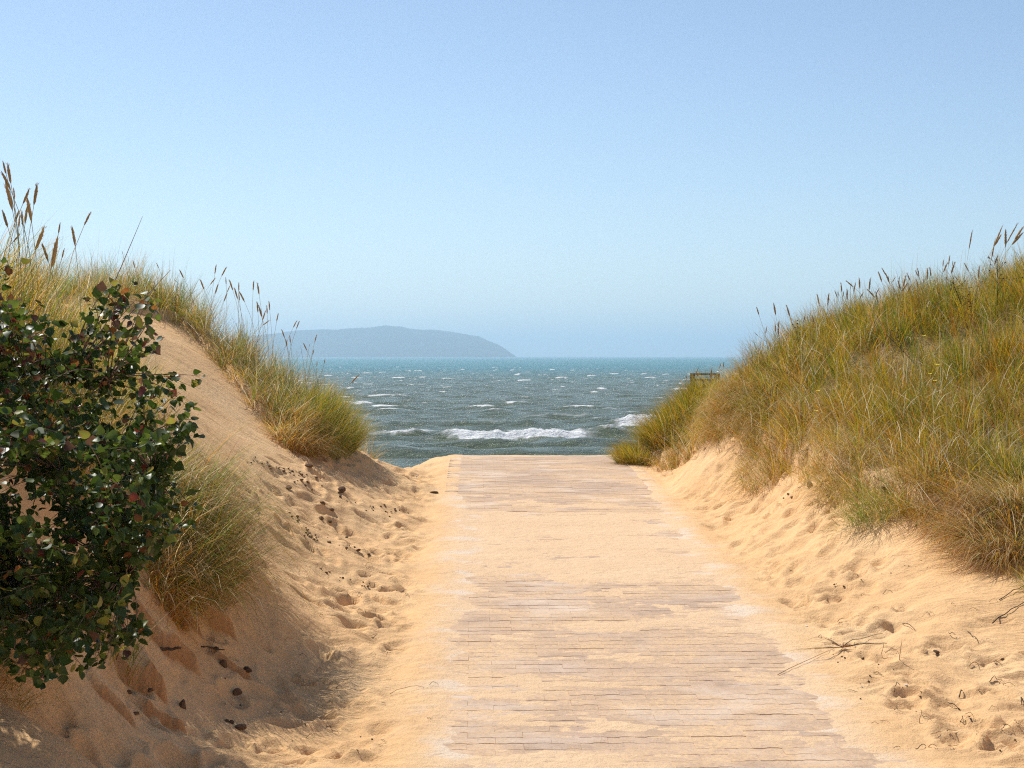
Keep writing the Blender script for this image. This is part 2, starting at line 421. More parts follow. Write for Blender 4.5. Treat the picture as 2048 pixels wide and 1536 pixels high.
idx = np.arange(nx*ny).reshape(ny, nx)
q = np.stack([idx[:-1, :-1], idx[:-1, 1:], idx[1:, 1:], idx[1:, :-1]], -1).reshape(-1, 4)
U = X-road_c(Y)
colr = np.zeros((ny*nx, 4))
litter = np.zeros(X.shape)
for pl_, ln_, am_ in ((RIGHT, RIGHT_LINE, .95), (LRIDGE, LR_LINE, .9), (LNEAR, LN_LINE, .6)):
    w_ = in_poly(X, Y, pl_); d_ = edge_dist(X[w_], Y[w_], ln_)
    litter[w_] = np.maximum(litter[w_], am_*sstep(.02, .4, d_+.15*vnoise(X[w_]*4, Y[w_]*4, 88)))
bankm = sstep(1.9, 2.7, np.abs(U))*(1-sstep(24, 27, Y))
orange_tone = sstep(.25, .55, fbm(X*3, Y*3, 91, 4))*.35*bankm*(U < 0)  # irregular darker orange patches, left bank only
pale = np.exp(-((np.abs(U)-1.02)/.22)**2)*sstep(-.15, .3, fbm(X*2.2, Y*2.6, 93, 4))*.95*(Y < 24)
colr[:, 0] = np.maximum(orange_tone, .85*ledge_mask(X, Y)).ravel(); colr[:, 1] = np.maximum(pale, .38*(1-sstep(1.0, 1.35, np.abs(U)))*(Y < 26)).ravel(); colr[:, 2] = bankm.ravel(); colr[:, 3] = litter.ravel()
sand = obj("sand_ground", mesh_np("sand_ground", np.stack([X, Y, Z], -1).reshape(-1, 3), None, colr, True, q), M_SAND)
tag(sand, "golden trodden sand of the dune path and its banks", "sand", kind="structure")

# ---------------------------------------------------------------- paved way: interlocking concrete blocks
way = empty("paved_path", (float(road_c(8)), 8, EYE+float(road_z(8))), "pale concrete block path half covered by blown sand, running up to the crest", "path")
way["kind"] = "structure"
PW, PD, JG = .297, .115, .011
def block_poly(w, d, jog):
    h = w/2-.0003; a = d/2-.0018; e = w/2       # interlocking zigzag: two waves across, so rows nest at half a block
    xs_ = [(0, 0), (.058, 0), (.076, 1), (.130, 1)]
    low = []
    for k in (0, 1):
        for x_, l_ in xs_: low.append((-e+k*e+x_, l_))
    low.append((e, 0)); low[0] = (-h, 0); low[-1] = (h, 0)
    return [(x_, -a+jog*l_) for x_, l_ in low]+[(x_, a+jog*l_) for x_, l_ in low[::-1]]
def block_mesh(poly, name):
    bt = .002; n = len(poly); v = []
    cx = sum(p[0] for p in poly)/n; cy = sum(p[1] for p in poly)/n
    for p in poly: v.append((p[0], p[1], -.05))
    for p in poly: v.append((p[0], p[1], -bt))
    for p in poly:
        k = 1-.010; v.append((cx+(p[0]-cx)*k, cy+(p[1]-cy)*(1-.018), 0))
    f = []
    for i in range(n):
        j = (i+1) % n
        f.append((i, j, n+j, n+i)); f.append((n+i, n+j, 2*n+j, 2*n+i))
    f.append(tuple(range(2*n, 3*n)))
    me = bpy.data.meshes.new(name); me.from_pydata(v, [], f); me.update(); me.materials.append(M_PAVER); return me
bm_full = block_mesh(block_poly(PW, PD, JG), "concrete_block")
nrow = 158; stuffv, stufff = [], []
cnt = 0
th = math.atan(.0223)
for r in range(nrow):
    D = 6.6+r*PD
    for c in range(8):
        u = (c-3.5)*PW+(r % 2)*PW*.5-PW*.25
        x = float(road_c(D))+u*math.cos(th); y = D+u*math.sin(th)
        z = float(road_z(y))
        jz = RP.normal(0, .0009); rx = math.atan(float(road_z(y+.1)-road_z(y-.1))/.2)+RP.normal(0, .0045); ry = RP.normal(0, .0015)
        Mx = Matrix.Translation((x, y, EYE+z+jz)) @ Matrix.Rotation(th+RP.normal(0, .004), 4, 'Z') @ Matrix.Rotation(rx, 4, 'X') @ Matrix.Rotation(ry, 4, 'Y')
        if D > 8.35 and cnt < 300:
            o = bpy.data.objects.new("concrete_block", bm_full); link(o, way)
            o.matrix_parent_inverse = Matrix.Translation(-way.location); o.matrix_basis = Mx; cnt += 1
        else:
            b0 = len(stuffv)
            stuffv += [tuple(Mx@v.co) for v in bm_full.vertices]
            stufff += [tuple(b0+i for i in p.vertices) for p in bm_full.polygons]
me = bpy.data.meshes.new("far_blocks"); me.from_pydata(stuffv, [], stufff); me.update()
o = obj("concrete_blocks_far", me, M_PAVER, way); o.matrix_parent_inverse = Matrix.Translation(-way.location); o["kind"] = "stuff"

# ---------------------------------------------------------------- sea
def sea():
    ang = np.r_[np.arange(-.75, -.16, .006), np.arange(-.16, .17, .0011), np.arange(.17, .75, .006)]
    D = [52.0]
    while D[-1] < 2600: D.append(D[-1]*1.0036)
    while D[-1] < 21000: D.append(D[-1]*1.05)
    D = np.array(D)
    A, YY = np.meshgrid(ang, D); XX = A*YY
    rg = np.random.default_rng(3); z = np.zeros_like(XX); dxs = np.zeros_like(XX); dys = np.zeros_like(XX)
    for i in range(34):
        lam = 2.2*(9.5/2.2)**rg.random(); th_ = math.radians(rg.normal(-12, 30)); k = 2*math.pi/lam
        a = .0115*lam**.95*rg.uniform(.6, 1.2)*.62
        kx, ky = k*math.sin(th_), -k*math.cos(th_); ph = rg.uniform(0, 6.28)
        fade = np.clip(1.6-YY*.0036/lam*2.2, 0, 1)
        env = .75+.5*vnoise(XX/(lam*3.1)+i*7, YY/(lam*3.1), 200+i)
        t = kx*XX+ky*YY+ph
        z += a*fade*env*(np.cos(t)+.22*np.cos(2*t)); dys -= a*.85*fade*env*np.sin(t)*(ky/k); dxs -= a*.85*fade*env*np.sin(t)*(kx/k)
    sig = max(z[:200].std(), 1e-6)
    shore = 1-sstep(60, 90, YY)
    z *= 1-.45*shore
    n1 = fbm(XX/5.0, YY/9.0, 301, 4, .6); n2 = fbm(XX/1.1, YY/2.2, 307, 3, .6)
    foam = sstep(2.2, 3.0, z/sig + n1*1.5 + n2*1.0)
    foam *= sstep(110, 160, YY)*.8+.2*sstep(70, 90, YY)
    # far whitecaps: crests that stand up at long range
    far = sstep(220, 400, YY)*(1-sstep(2500, 2600, YY))
    wc = sstep(.70, .86, fbm(XX/7.0, YY/22.0, 331, 3, .6)+.2*fbm(XX/2.0, YY/8, 337, 2))
    foam = np.maximum(foam, wc*far); z += wc*far*.35
    # breaking rollers near the beach
    def breaker(x0, x1, yc, hgt, w, foamlen, seed, slant=0., fo=1.):
        nonlocal z, foam
        m = sstep(x0-2.5, x0+1.0, XX)*(1-sstep(x1-1.0, x1+3, XX))
        yy = YY-(yc+slant*XX)-.9*vnoise(XX*.35, XX*0+seed, seed)
        prof = np.where(yy > 0, np.exp(-(yy/(w*1.9))**2), np.exp(-(yy/(w*.75))**2))
        z += hgt*m*prof*(1+.18*vnoise(XX*1.3, YY*.4, seed+1))
        mf = sstep(x0-1.0, x0+1.2, XX+.8*n2)*(1-sstep(x1-1.5, x1+.6, XX+.8*n2))*fo
        f = sstep(-foamlen, -foamlen+.5, yy+.9*n2)*(1-sstep(.1, .9, yy+.5*n2))*mf
        foam = np.maximum(foam, f)
        z += f*(.10*np.abs(vnoise(XX*2.6, YY*1.6, seed+2))+.06*np.abs(vnoise(XX*6, YY*4, seed+3)))
    breaker(-3.6, 4.9, 102.5, .54, 1.0, 1.5, 401)
    breaker(4.9, 7.2, 103.5, .55, .9, .5, 404)
    breaker(-8.2, -5.4, 106.0, .45, .9, .5, 411)
    breaker(7.4, 13.5, 119, .8, 1.2, 2.2, 421)
    breaker(-14, -10.6, 104.0, .4, .9, .4, 412)
    breaker(-3.0, 6.5, 93.5, .28, 1.3, .1, 431, fo=0.)
    breaker(-12, 12, 85.5, .24, 1.3, .1, 441, .03, fo=0.)
    breaker(-9, 2, 122, .42, 1.4, .1, 451, fo=.35)
    breaker(1, 7, 134, .5, 1.5, .15, 461, fo=.5)
    wash = sstep(.18, .5, fbm(XX/2.6, YY/2.2, 501, 5, .62)-.30+.55*np.exp(-((YY-108)/7)**2))*.55
    foam = np.maximum(foam, wash*(1-sstep(120, 150, YY)))
    co = np.stack([XX+dxs, YY+dys, z], -1).reshape(-1, 3)
    nY, nX = XX.shape; idx = np.arange(nX*nY).reshape(nY, nX)
    q = np.stack([idx[:-1, :-1], idx[:-1, 1:], idx[1:, 1:], idx[1:, :-1]], -1).reshape(-1, 4)
    c = np.zeros((nX*nY, 3)); c[:, 0] = np.clip(foam, 0, 1).ravel()
    c[:, 1] = sstep(140, 800, YY).ravel(); c[:, 2] = np.clip(z/.5, 0, 1).ravel()
    return mesh_np("sea_water", co, None, c, True, q)
def sea_material():
    m, nt, N, L, b = mat("sea_water")
    geo = N.new("ShaderNodeNewGeometry").outputs["Position"]
    at = N.new("ShaderNodeAttribute"); at.attribute_name = "Col"
    sep = N.new("ShaderNodeSeparateColor"); L.new(at.outputs["Color"], sep.inputs[0])
    # shallow water over sand is olive grey, the deep water off shore is bluer
    c = mixc(nt, sep.outputs[1], (.125, .155, .088), (.035, .18, .19))
    fn = noise_node(nt, 2.2, 5, .7, geo)
    r = ramp(nt, fn.outputs[0], [(.35, .15), (.6, 1)]).outputs[0]
    fm = N.new("ShaderNodeMath"); fm.operation = 'MULTIPLY'; fm.use_clamp = True; L.new(sep.outputs[0], fm.inputs[0])
    ad = N.new("ShaderNodeMath"); ad.operation = 'ADD'; L.new(sep.outputs[0], ad.inputs[0]); L.new(r, ad.inputs[1])
    L.new(ad.outputs[0], fm.inputs[1])
    c = mixc(nt, fm.outputs[0], c, (.86, .87, .86))
    L.new(c, b.inputs["Base Color"]); b.inputs["IOR"].default_value = 1.333
    rr = N.new("ShaderNodeMix"); rr.inputs[2].default_value = .22; rr.inputs[3].default_value = .8
    L.new(fm.outputs[0], rr.inputs[0]); L.new(rr.outputs[0], b.inputs["Roughness"])
    sp_ = N.new("ShaderNodeMix"); sp_.inputs[2].default_value = .26; sp_.inputs[3].default_value = .10
    L.new(sep.outputs[1], sp_.inputs[0]); L.new(sp_.outputs[0], b.inputs["Specular IOR Level"])
    w1 = noise_node(nt, 1.3, 6, .7, mapping(nt, geo, (.8, 1.3, 1)), .4)
    w2 = noise_node(nt, .22, 5, .6, mapping(nt, geo, (.8, 1.2, 1)), .3)
    n = bump(nt, w2.outputs[0], .8, .9); n = bump(nt, w1.outputs[0], 1.0, .6, n)
    L.new(n, b.inputs["Normal"]); return m
M_SEA = sea_material()
so_ = obj("sea_water", sea(), M_SEA); tag(so_, "choppy green grey sea with whitecaps and low breakers", "sea", kind="structure")

# ---------------------------------------------------------------- far headland
def headland():
    D0 = 8000.; s = D0/F
    prof = [(300, 712), (420, 690), (500, 672), (560, 664), (600, 660), (640, 657), (690, 657), (720, 653), (745, 653), (770, 650), (800, 652), (830, 656), (880, 659), (920, 664), (960, 672), (985, 682), (1005, 692), (1022, 704), (1033, 711)]
    pxs = np.linspace(300, 1033, 260); h = (712-np.interp(pxs, [p[0] for p in prof], [p[1] for p in prof]))*s
    h = np.maximum(h + 4*fbm(pxs/22, pxs*0, 71, 4)*sstep(0, 30, h), 0)
    rows = 40; v = []
    for j in range(rows):
        t = j/(rows-1); d = (t-.45)*2600
        e = math.sin(math.pi*min(1, t/.45)/2)**.75 if t < .45 else math.cos(math.pi*(t-.45)/1.1)**1.0
        x = (pxs-1024)*s; y = D0+d+0*x
        hh = h*max(e, 0) + 7*fbm(x/130, y/130, 73, 4)*max(e, 0)*sstep(0, 30, h) - (3 if j in (0, rows-1) else 0)
        v.append(np.stack([x*(1+.0*d), y, np.maximum(hh, -3)+EYE*0-.5], -1))
    v = np.array(v).reshape(-1, 3); idx = np.arange(rows*260).reshape(rows, 260)
    q = np.stack([idx[:-1, :-1], idx[:-1, 1:], idx[1:, 1:], idx[1:, :-1]], -1).reshape(-1, 4)
    return mesh_np("headland", v, None, None, True, q)
M_HILL, nt, N, L, b = mat("wooded_headland")
geo = N.new("ShaderNodeNewGeometry").outputs["Position"]; nn = noise_node(nt, .006, 6, .6, geo)
L.new(ramp(nt, nn.outputs[0], [(.35, (.018, .035, .035)), (.6, (.03, .05, .05)), (.75, (.09, .08, .07))]).outputs[0], b.inputs["Base Color"])
b.inputs["Roughness"].default_value = 1; b.inputs["Specular IOR Level"].default_value = 0
tag(obj("headland", headland(), M_HILL), "hazy blue wooded headland falling to the sea on the horizon", "headland", kind="structure")

# haze box
hz = bpy.data.meshes.new("haze"); X0, X1, Y0, Y1, Z0, Z1 = -17000, 17000, -60, 21500, -2.5, 230
v = [(x, y, z) for x in (X0, X1) for y in (Y0, Y1) for z in (Z0, Z1)]
hz.from_pydata(v, [], [(0, 1, 3, 2), (4, 6, 7, 5), (0, 4, 5, 1), (2, 3, 7, 6), (0, 2, 6, 4), (1, 5, 7, 3)]); hz.update()
M_HAZE, nt, N, L, b = mat("sea_haze"); N.remove(b)
pv = N.new("ShaderNodeVolumePrincipled"); pv.inputs["Density"].default_value = 2.0e-4
pv.inputs["Color"].default_value = (.65, .845, 1.0, 1); pv.inputs["Anisotropy"].default_value = .35
L.new(pv.outputs[0], N["Material Output"].inputs["Volume"])
tag(obj("haze", hz, M_HAZE), "thin blue sea haze in the air", "haze", kind="stuff")

# ---------------------------------------------------------------- grass blades
GREEN = np.array([(.19, .27, .015), (.30, .34, .02), (.12, .20, .02), (.19, .26, .05)])
OLIVE = np.array([(.54, .38, .025), (.60, .41, .03), (.44, .36, .025)])
TAN = np.array([(.60, .42, .17), (.66, .50, .24), (.50, .32, .11), (.76, .66, .44)])
RUST = np.array([(.66, .30, .025), (.70, .36, .03), (.44, .17, .03)])
def palette(n, w, rg):
    k = rg.choice(4, n, p=np.array(w)/sum(w)); out = np.empty((n, 3))
    for i, pal in enumerate((GREEN, OLIVE, TAN, RUST)):
        mk = k == i; out[mk] = pal[rg.integers(0, len(pal), mk.sum())]
    return out*rg.uniform(.75, 1.25, (n, 1))
def blades(base, L_, width, lean, droop, az, cols, seg=4, rg=R):
    """base (n,3); L_ length; lean initial angle off vertical; droop extra angle by the tip; az heading."""
    n = len(base); t = np.linspace(0, 1, seg+1)
    pos = np.repeat(base[:, None, :], seg+1, 1).astype(float); cur = base.astype(float).copy()
    for i in range(1, seg+1):
        a = lean+droop*((i-.5)/seg)**1.3; a = np.minimum(a, 2.7)
        st = L_/seg
        cur = cur+np.stack([np.sin(a)*np.cos(az)*st, np.sin(a)*np.sin(az)*st, np.cos(a)*st], -1); pos[:, i] = cur
    wa = az+np.pi/2+rg.uniform(-.9, .9, n)
    side = np.stack([np.cos(wa), np.sin(wa), np.zeros(n)], -1)
    w = width[:, None]*np.array([.75, 1, .85, .55, .0][:seg+1] if seg == 4 else [.9, 1, .6, 0])[None, :]
    V = np.empty((n, 2*seg+1, 3))
    for i in range(seg):
        V[:, 2*i] = pos[:, i]-side*w[:, i:i+1]/2; V[:, 2*i+1] = pos[:, i]+side*w[:, i:i+1]/2
    V[:, 2*seg] = pos[:, seg]
    T = []
    for i in range(seg-1):
        a = 2*i; T += [(a, a+1, a+3), (a, a+3, a+2)]
    T.append((2*seg-2, 2*seg-1, 2*seg)); T = np.array(T)
    tri = (T[None]+(np.arange(n)*(2*seg+1))[:, None, None]).reshape(-1, 3)
    C = np.repeat(cols[:, None, :], 2*seg+1, 1)
    return V.reshape(-1, 3), tri, C.reshape(-1, 3)
def join_blades(parts):
    vs, ts, cs = [], [], []; o_ = 0
    for v, t, c in parts: vs.append(v); ts.append(t+o_); cs.append(c); o_ += len(v)
    return np.concatenate(vs), np.concatenate(ts), np.concatenate(cs)
def scatter(poly, per_m2, rg, clump=None, seed=0):
    p = np.array(poly); x0, y0 = p.min(0); x1, y1 = p.max(0)
    n = int((x1-x0)*(y1-y0)*per_m2); x = rg.uniform(x0, x1, n); y = rg.uniform(y0, y1, n)
    k = in_poly(x+.12*vnoise(x*3, y*3, seed+5), y+.12*vnoise(x*3, y*3, seed+6), poly); x, y = x[k], y[k]
    if clump:
        d = .5+.9*fbm(x*clump, y*clump, seed, 3); k = rg.random(len(x)) < d; x, y = x[k], y[k]
    return x, y
def field(name, label, poly, line, per_m2, lmin, lmax, weights, tan_near_edge, lean_az, seed, clump=1.6, droopy=.6, wid=.0042, per_tuft=42):
    rg = np.random.default_rng(seed); tx, ty = scatter(poly, per_m2/per_tuft, rg, clump, seed)
    nt_ = len(tx); k = rg.poisson(per_tuft*rg.uniform(.4, 1.6, nt_)); ti = np.repeat(np.arange(nt_), k); n = len(ti)
    a = rg.uniform(0, 6.28, n); rr = np.abs(rg.normal(0, 1, n))*rg.uniform(.03, .085, nt_)[ti]
    x = tx[ti]+rr*np.cos(a); y = ty[ti]+rr*np.sin(a); z = ground_rel(x, y, False)+EYE-.01
    d = edge_dist(tx, ty, line)[ti]; ne = np.exp(-d/.45)
    pat = fbm(x*1.1, y*1.1, seed+9, 3)
    w_ = np.array(weights, float)/sum(weights)
    g0 = palette(n, weights, rg); tk = rg.choice(4, nt_, p=w_)[ti]; coh = rg.random(n) < .6
    tc = np.empty((n, 3))
    for i_, pal in enumerate((GREEN, OLIVE, TAN, RUST)):
        m_ = tk == i_; tc[m_] = pal[rg.integers(0, len(pal), m_.sum())]
    g0 = np.where(coh[:, None], tc*rg.uniform(.75, 1.25, (n, 1)), g0)
    g1 = palette(n, tan_near_edge, rg)
    pick = rg.random(n) < np.clip(ne*.95+pat*.35, .0, 1); cols = np.where(pick[:, None], g1, g0)
    tl = rg.uniform(.72, 1.2, nt_)[ti]
    Ln = rg.uniform(lmin, lmax, n)*(1-.15*ne)*(1+.25*pat)*tl
    taz = (lean_az+rg.normal(0, .9, nt_))[ti]; tle = np.abs(rg.normal(.12, .16, nt_))[ti]
    outw = rg.random(n) < .55
    az = np.where(outw, a+rg.normal(0, .5, n), taz+rg.normal(0, .5, n))
    lean = tle+np.abs(rg.normal(.08, .12, n))+rr*3.0*outw+.45*ne*rg.random(n)
    droop = np.abs(rg.normal(.35, .45, n))*droopy/.6+ne*rg.uniform(.2, 1.5, n)
    parts = [blades(np.stack([x, y, z], -1), Ln, rg.uniform(.6, 1.3, n)*wid, lean, droop, az, cols, 4, rg)]
    # fallen thatch among the roots, and loose pale dead blades lying across the tufts
    m = int(n*.16); i = rg.integers(0, n, m)
    parts.append(blades(np.stack([x[i]+rg.normal(0, .08, m), y[i]+rg.normal(0, .08, m), z[i]+rg.uniform(0, .14, m)], -1), rg.uniform(.15, .38, m), np.full(m, wid), rg.uniform(.9, 1.7, m), rg.uniform(0, .8, m), rg.uniform(0, 6.28, m), palette(m, (0, .1, .7, .35), rg), 4, rg))
    m = int(n*.035); i = rg.integers(0, n, m)
    parts.append(blades(np.stack([x[i], y[i], z[i]+rg.uniform(.1, .3, m)], -1), rg.uniform(.2, .5, m), np.full(m, wid*1.1), rg.uniform(.3, 1.5, m), rg.uniform(0, 1.6, m), rg.uniform(0, 6.28, m), np.tile([(.80, .72, .52)], (m, 1))*rg.uniform(.7, 1.1, (m, 1)), 4, rg))
    m = int(n*.03); i = rg.integers(0, n, m)   # thin flowering straws standing above the leaves
    parts.append(blades(np.stack([x[i], y[i], z[i]], -1), rg.uniform(1.15, 1.6, m)*(lmin+lmax)/2*tl[i], np.full(m, .0032), np.abs(rg.normal(.08, .08, m)), np.abs(rg.normal(.25, .2, m)), rg.uniform(0, 6.28, m), palette(m, (.25, .2, .55, .1), rg), 4, rg))
    v, t, c = join_blades(parts)
    o = obj(name, mesh_np(name, v, t, c), M_GRASS); tag(o, label, "grass", kind="stuff"); return o
field("marram_grass_hill", "dense green and rust marram grass covering the right hand dune", RIGHT, RIGHT_LINE, 3900, .31, .55, (.36, .40, .04, .20), (.12, .25, .43, .20), math.pi*.9, 11, 1.5, .7, .0040)
field("marram_grass_ridge", "green and straw marram grass along the crest of the left dune", LRIDGE, LR_LINE, 2000, .36, .68, (.45, .2, .2, .12), (.25, .2, .35, .2), math.pi*.35, 12, 1.8)
field("marram_grass_bank", "dry brown and green tangled grass behind the leafy shrub", LNEAR, LN_LINE, 850, .22, .62, (.46, .12, .26, .16), (.2, .1, .5, .2), 0.1, 13, 1.3, .9, .0046)

def tussock(name, label, cx, cy, r, n, lmin, lmax, weights, az0, spread, lean, droop, seed, wid=.004, ry=None):
    rg = np.random.default_rng(seed); ry = ry or r
    a = rg.uniform(0, 6.28, n); q_ = np.sqrt(rg.random(n)); x = cx+r*q_*np.cos(a); y = cy+ry*q_*np.sin(a)
    z = ground_rel(x, y, False)+EYE-.01
    out = a+rg.normal(0, .5, n); az = np.where(rg.random(n) < spread, out, az0+rg.normal(0, .8, n))
    ln = np.abs(rg.normal(lean, .2, n))+.35*q_; dr = np.abs(rg.normal(droop, .5, n))
    org = np.array((cx, cy, gz(cx, cy)))
    v, t, c = blades(np.stack([x, y, z], -1), rg.uniform(lmin, lmax, n), rg.uniform(.7, 1.3, n)*wid, ln, dr, az, palette(n, weights, rg), 4, rg)
    o = obj(name, mesh_np(name, v-org, t, c), M_GRASS); o.location = org
    tag(o, label, "grass tussock"); return o
tussock("grass_tussock", "tangled grey green tussock arching over the sand beside the leafy shrub", -2.03, 10.7, .27, 3300, .32, .95, (.40, .02, .48, .10), 0, .45, .4, 1.5, 31, .0042, .75)
tussock("grass_tussock", "tall upright grass clump with many straw stems at the left photo edge over the shrub", -2.62, 9.1, .34, 1500, .45, .86, (.38, .15, .35, .12), 0, .3, .08, .35, 50, .0040, .4)
tussock("grass_tussock", "loose grass clump behind the shrub's bare upright twig", -2.75, 11.2, .3, 900, .35, .62, (.45, .15, .3, .1), 0, .35, .15, .5, 54, .0038, .5)
tussock("grass_tussock", "small tuft hanging from the bank just below the shrub's right side", -2.0, 9.85, .13, 1100, .2, .48, (.15, .1, .45, .3), 0, .5, .5, 1.5, 32, .0038, .3)
tussock("grass_tussock", "dark based dune tussock with bright yellow green right flank above the path's left crest", -2.14, 19.6, .33, 4200, .35, .62, (.5, .3, .12, .05), .2, .35, .25, .7, 33, .0042, 1.1)
tussock("grass_tussock", "overhanging brown tussock halfway down the left dune's grassy edge", -2.32, 18.2, .22, 2600, .3, .6, (.12, .15, .45, .3), -.4, .3, .5, 1.5, 34, .0042, .7)
tussock("grass_tussock", "olive golden bushy tussock where the right bank meets the crest of the path", 2.36, 22.9, .52, 8500, .44, .72, (.28, .5, .08, .14), 2.8, .35, .15, .55, 35, .0044, .6)
tussock("grass_tussock", "low golden tuft spilling over the paving's far right corner", 1.72, 22.9, .30, 3000, .25, .46, (.25, .5, .1, .15), 2.9, .4, .3, .7, 36, .0040, .4)
tussock("grass_tussock", "shaggy grey straw tussock hanging down at the right edge of the photo", 3.82, 12.95, .34, 3800, .35, .7, (.08, .08, .62, .2), 3.6, .35, .5, 1.6, 37, .0040, .45)
tussock("grass_tussock", "straw coloured tussock trailing on the sand where the right hill begins", 2.66, 18.2, .2, 900, .28, .5, (.2, .2, .5, .1), 3.7, .35, .6, 1.6, 51, .0036, .6)
tussock("grass_tussock", "bleached drooping tussock in the middle of the right hill's lower edge", 3.05, 15.6, .22, 1000, .28, .5, (.2, .2, .55, .05), 3.7, .35, .6, 1.6, 52, .0036, .55)
tussock("grass_tussock", "rusty brown tussock just left of the shaggy one at the right edge", 3.48, 13.6, .2, 1000, .25, .5, (.15, .15, .3, .4), 3.7, .35, .6, 1.5, 53, .0036, .4)
tussock("grass_tussock", "dry brown tussock hanging over the sand just right of the golden bushy one", 2.58, 20.3, .24, 2300, .28, .55, (.15, .2, .45, .2), 3.6, .35, .6, 1.6, 55, .0040, .5)
tussock("grass_tussock", "low straw tussock over the bare sandy step near the crest", 2.80, 19.3, .22, 1600, .28, .52, (.2, .25, .45, .1), 3.6, .35, .6, 1.5, 56, .0038, .45)
tussock("grass_tussock", "thin green tuft leaning over the sand slope below the right hill", 3.05, 14.3, .2, 650, .35, .6, (.6, .2, .2, .0), 3.5, .25, .6, 1.2, 38, .0036, .35)
tussock("grass_tussock", "spiky green tuft low at the right photo edge under the shaggy tussock", 3.72, 11.9, .12, 260, .15, .36, (.6, .2, .2, .0), 3.3, .5, .5, .8, 39, .0038)
tussock("grass_tussock", "few dark green blades standing under the shrub's lowest leaves", -2.02, 8.75, .10, 60, .18, .4, (.6, .2, .2, .0), 0.2, .5, .3, .5, 40, .0038)
tussock("grass_tussock", "sparse dry tuft at the bottom left corner under the shrub", -2.35, 7.2, .3, 500, .12, .3, (.2, .1, .5, .3), 0.2, .6, .6, 1.2, 41, .0036)

# ---------------------------------------------------------------- flowering grass stalks
def head_mesh(Lh, r, bend, seed):
    rg = random.Random(seed); g = G(); n = 6; pts, rr = [], []
    for i in range(9):
        t = i/8; pts.append((bend*t*t*Lh, 0, t*Lh)); rr.append(r*(.16+.95*math.sin(math.pi*t**.85)**.9)*(1-.2*t)*rg.uniform(.85, 1.14)*(1 if i < 8 else .3))
    g.tube(pts, rr, n)
    for k in range(26):                       # bristly glumes
        t = rg.uniform(.1, .9); a = rg.uniform(0, 6.28); p = Vector((bend*t*t*Lh, 0, t*Lh)); d = Vector((math.cos(a), math.sin(a), 0))
        b0 = len(g.v); g.v += [tuple(p+d*r*.8), tuple(p+d*r*1.35+Vector((0, 0, Lh*.12))), tuple(p+d*r*.7+Vector((0, 0, Lh*.06)))]; g.f.append((b0, b0+1, b0+2))
    return g.mesh("seed_head")
HEADS = [head_mesh(1, .056, .05*(i-2), i) for i in range(5)]
for h in HEADS: h.materials.append(M_HEAD)
def stalk(tip, bas, D, label, group, rg=random):
    a = Vector(P(*bas, D)); b_ = Vector(P(*tip, D)); a.z += EYE; b_.z += EYE
    d = b_-a; Lh = d.length
    dn = d.normalized(); down = max(.25, .35)
    gx = a.x-dn.x*.38; gy = D+rg.uniform(-.12, .12); g_z = gz(gx, gy)
    if g_z > a.z-.05: g_z = a.z-.12; 
    root = Vector((gx, gy, g_z))
    o = empty("grass_stalk", root, label, "grass stalk", group)
    c1 = root+Vector((dn.x*.05, 0, (a.z-g_z)*.5)); c2 = a-dn*(a.z-g_z)*.3
    pts = []
    for i in range(7):
        t = i/6; pts.append(root*(1-t)**3+c1*3*t*(1-t)**2+c2*3*t*t*(1-t)+a*t**3-root)
    st = G().tube(pts, [.0024-.0007*i/6 for i in range(7)], 3, False).mesh("stem"); obj("stem", st, M_STEM, o)
    h = obj("seed_head", random.choice(HEADS), None, o)
    h.location = a-root; h.rotation_mode = 'QUATERNION'; h.rotation_quaternion = dn.to_track_quat('Z', 'Y')
    k = min(1.0, .085/Lh*1.5) if Lh > .2 else 1.15
    h.scale = (Lh*k, Lh*k, Lh)
def cv(lst, sc, ox, oy): return [((a/sc+ox, b/sc+oy), (c/sc+ox, d/sc+oy)) for a, b, c, d in lst]
ORD = "first second third fourth fifth sixth seventh eighth ninth tenth eleventh twelfth thirteenth fourteenth fifteenth sixteenth seventeenth eighteenth nineteenth twentieth twenty-first twenty-second twenty-third twenty-fourth twenty-fifth twenty-sixth twenty-seventh twenty-eighth twenty-ninth thirtieth thirty-first thirty-second thirty-third thirty-fourth thirty-fifth thirty-sixth".split()
def lab(lst, i, where, n=None):
    t, b_ = lst[i]; dx, dy = t[0]-b_[0], b_[1]-t[1]; L_ = math.hypot(dx, dy)
    lean = "upright" if abs(dx) < .12*dy else ("right-leaning" if dx > 0 else "left-leaning")
    med = sorted(math.hypot(a[0]-c[0], a[1]-c[1]) for a, c in lst)[len(lst)//2]
    size = "long" if L_ > 1.25*med else ("short" if L_ < .75*med else "brown")
    k = sorted(range(len(lst)), key=lambda q: lst[q][0][0]).index(i)
    return f"{size} {lean} seed head, {ORD[k]} from the left {where}"
near = cv([(28,120,75,290),(80,140,130,400),(20,245,130,480),(72,375,150,720),(165,440,172,590),(360,445,270,640),(450,380,400,655),(325,540,375,860),(320,640,295,880),(20,695,95,920),(220,700,180,860),(230,760,222,930),(250,705,272,900),(540,890,415,1190),(715,850,690,990),(690,1010,610,1390),(500,1090,575,1330),(765,1155,730,1280),(855,890,890,1140),(1075,725,995,890),(250,985,150,1090)], 5.908, 0, 300)
spec = {0: "tallest brown seed head at the left photo edge", 5: "short seed head bent right, left of the tall upright one in the left clump", 6: "separate upright seed head standing highest right of the left edge clump",
        14: "seed head leaning a little right beside a long arching blade above the shrub", 18: "slim dark seed head leaning left, alone against the sky above the shrub", 19: "plump tan seed head tilted right, alone against the sky over the shrub",
        9: "seed head leaning left, lowest at the left photo edge", 20: "broken rusty seed head bent right beside the shrub's top leaves"}
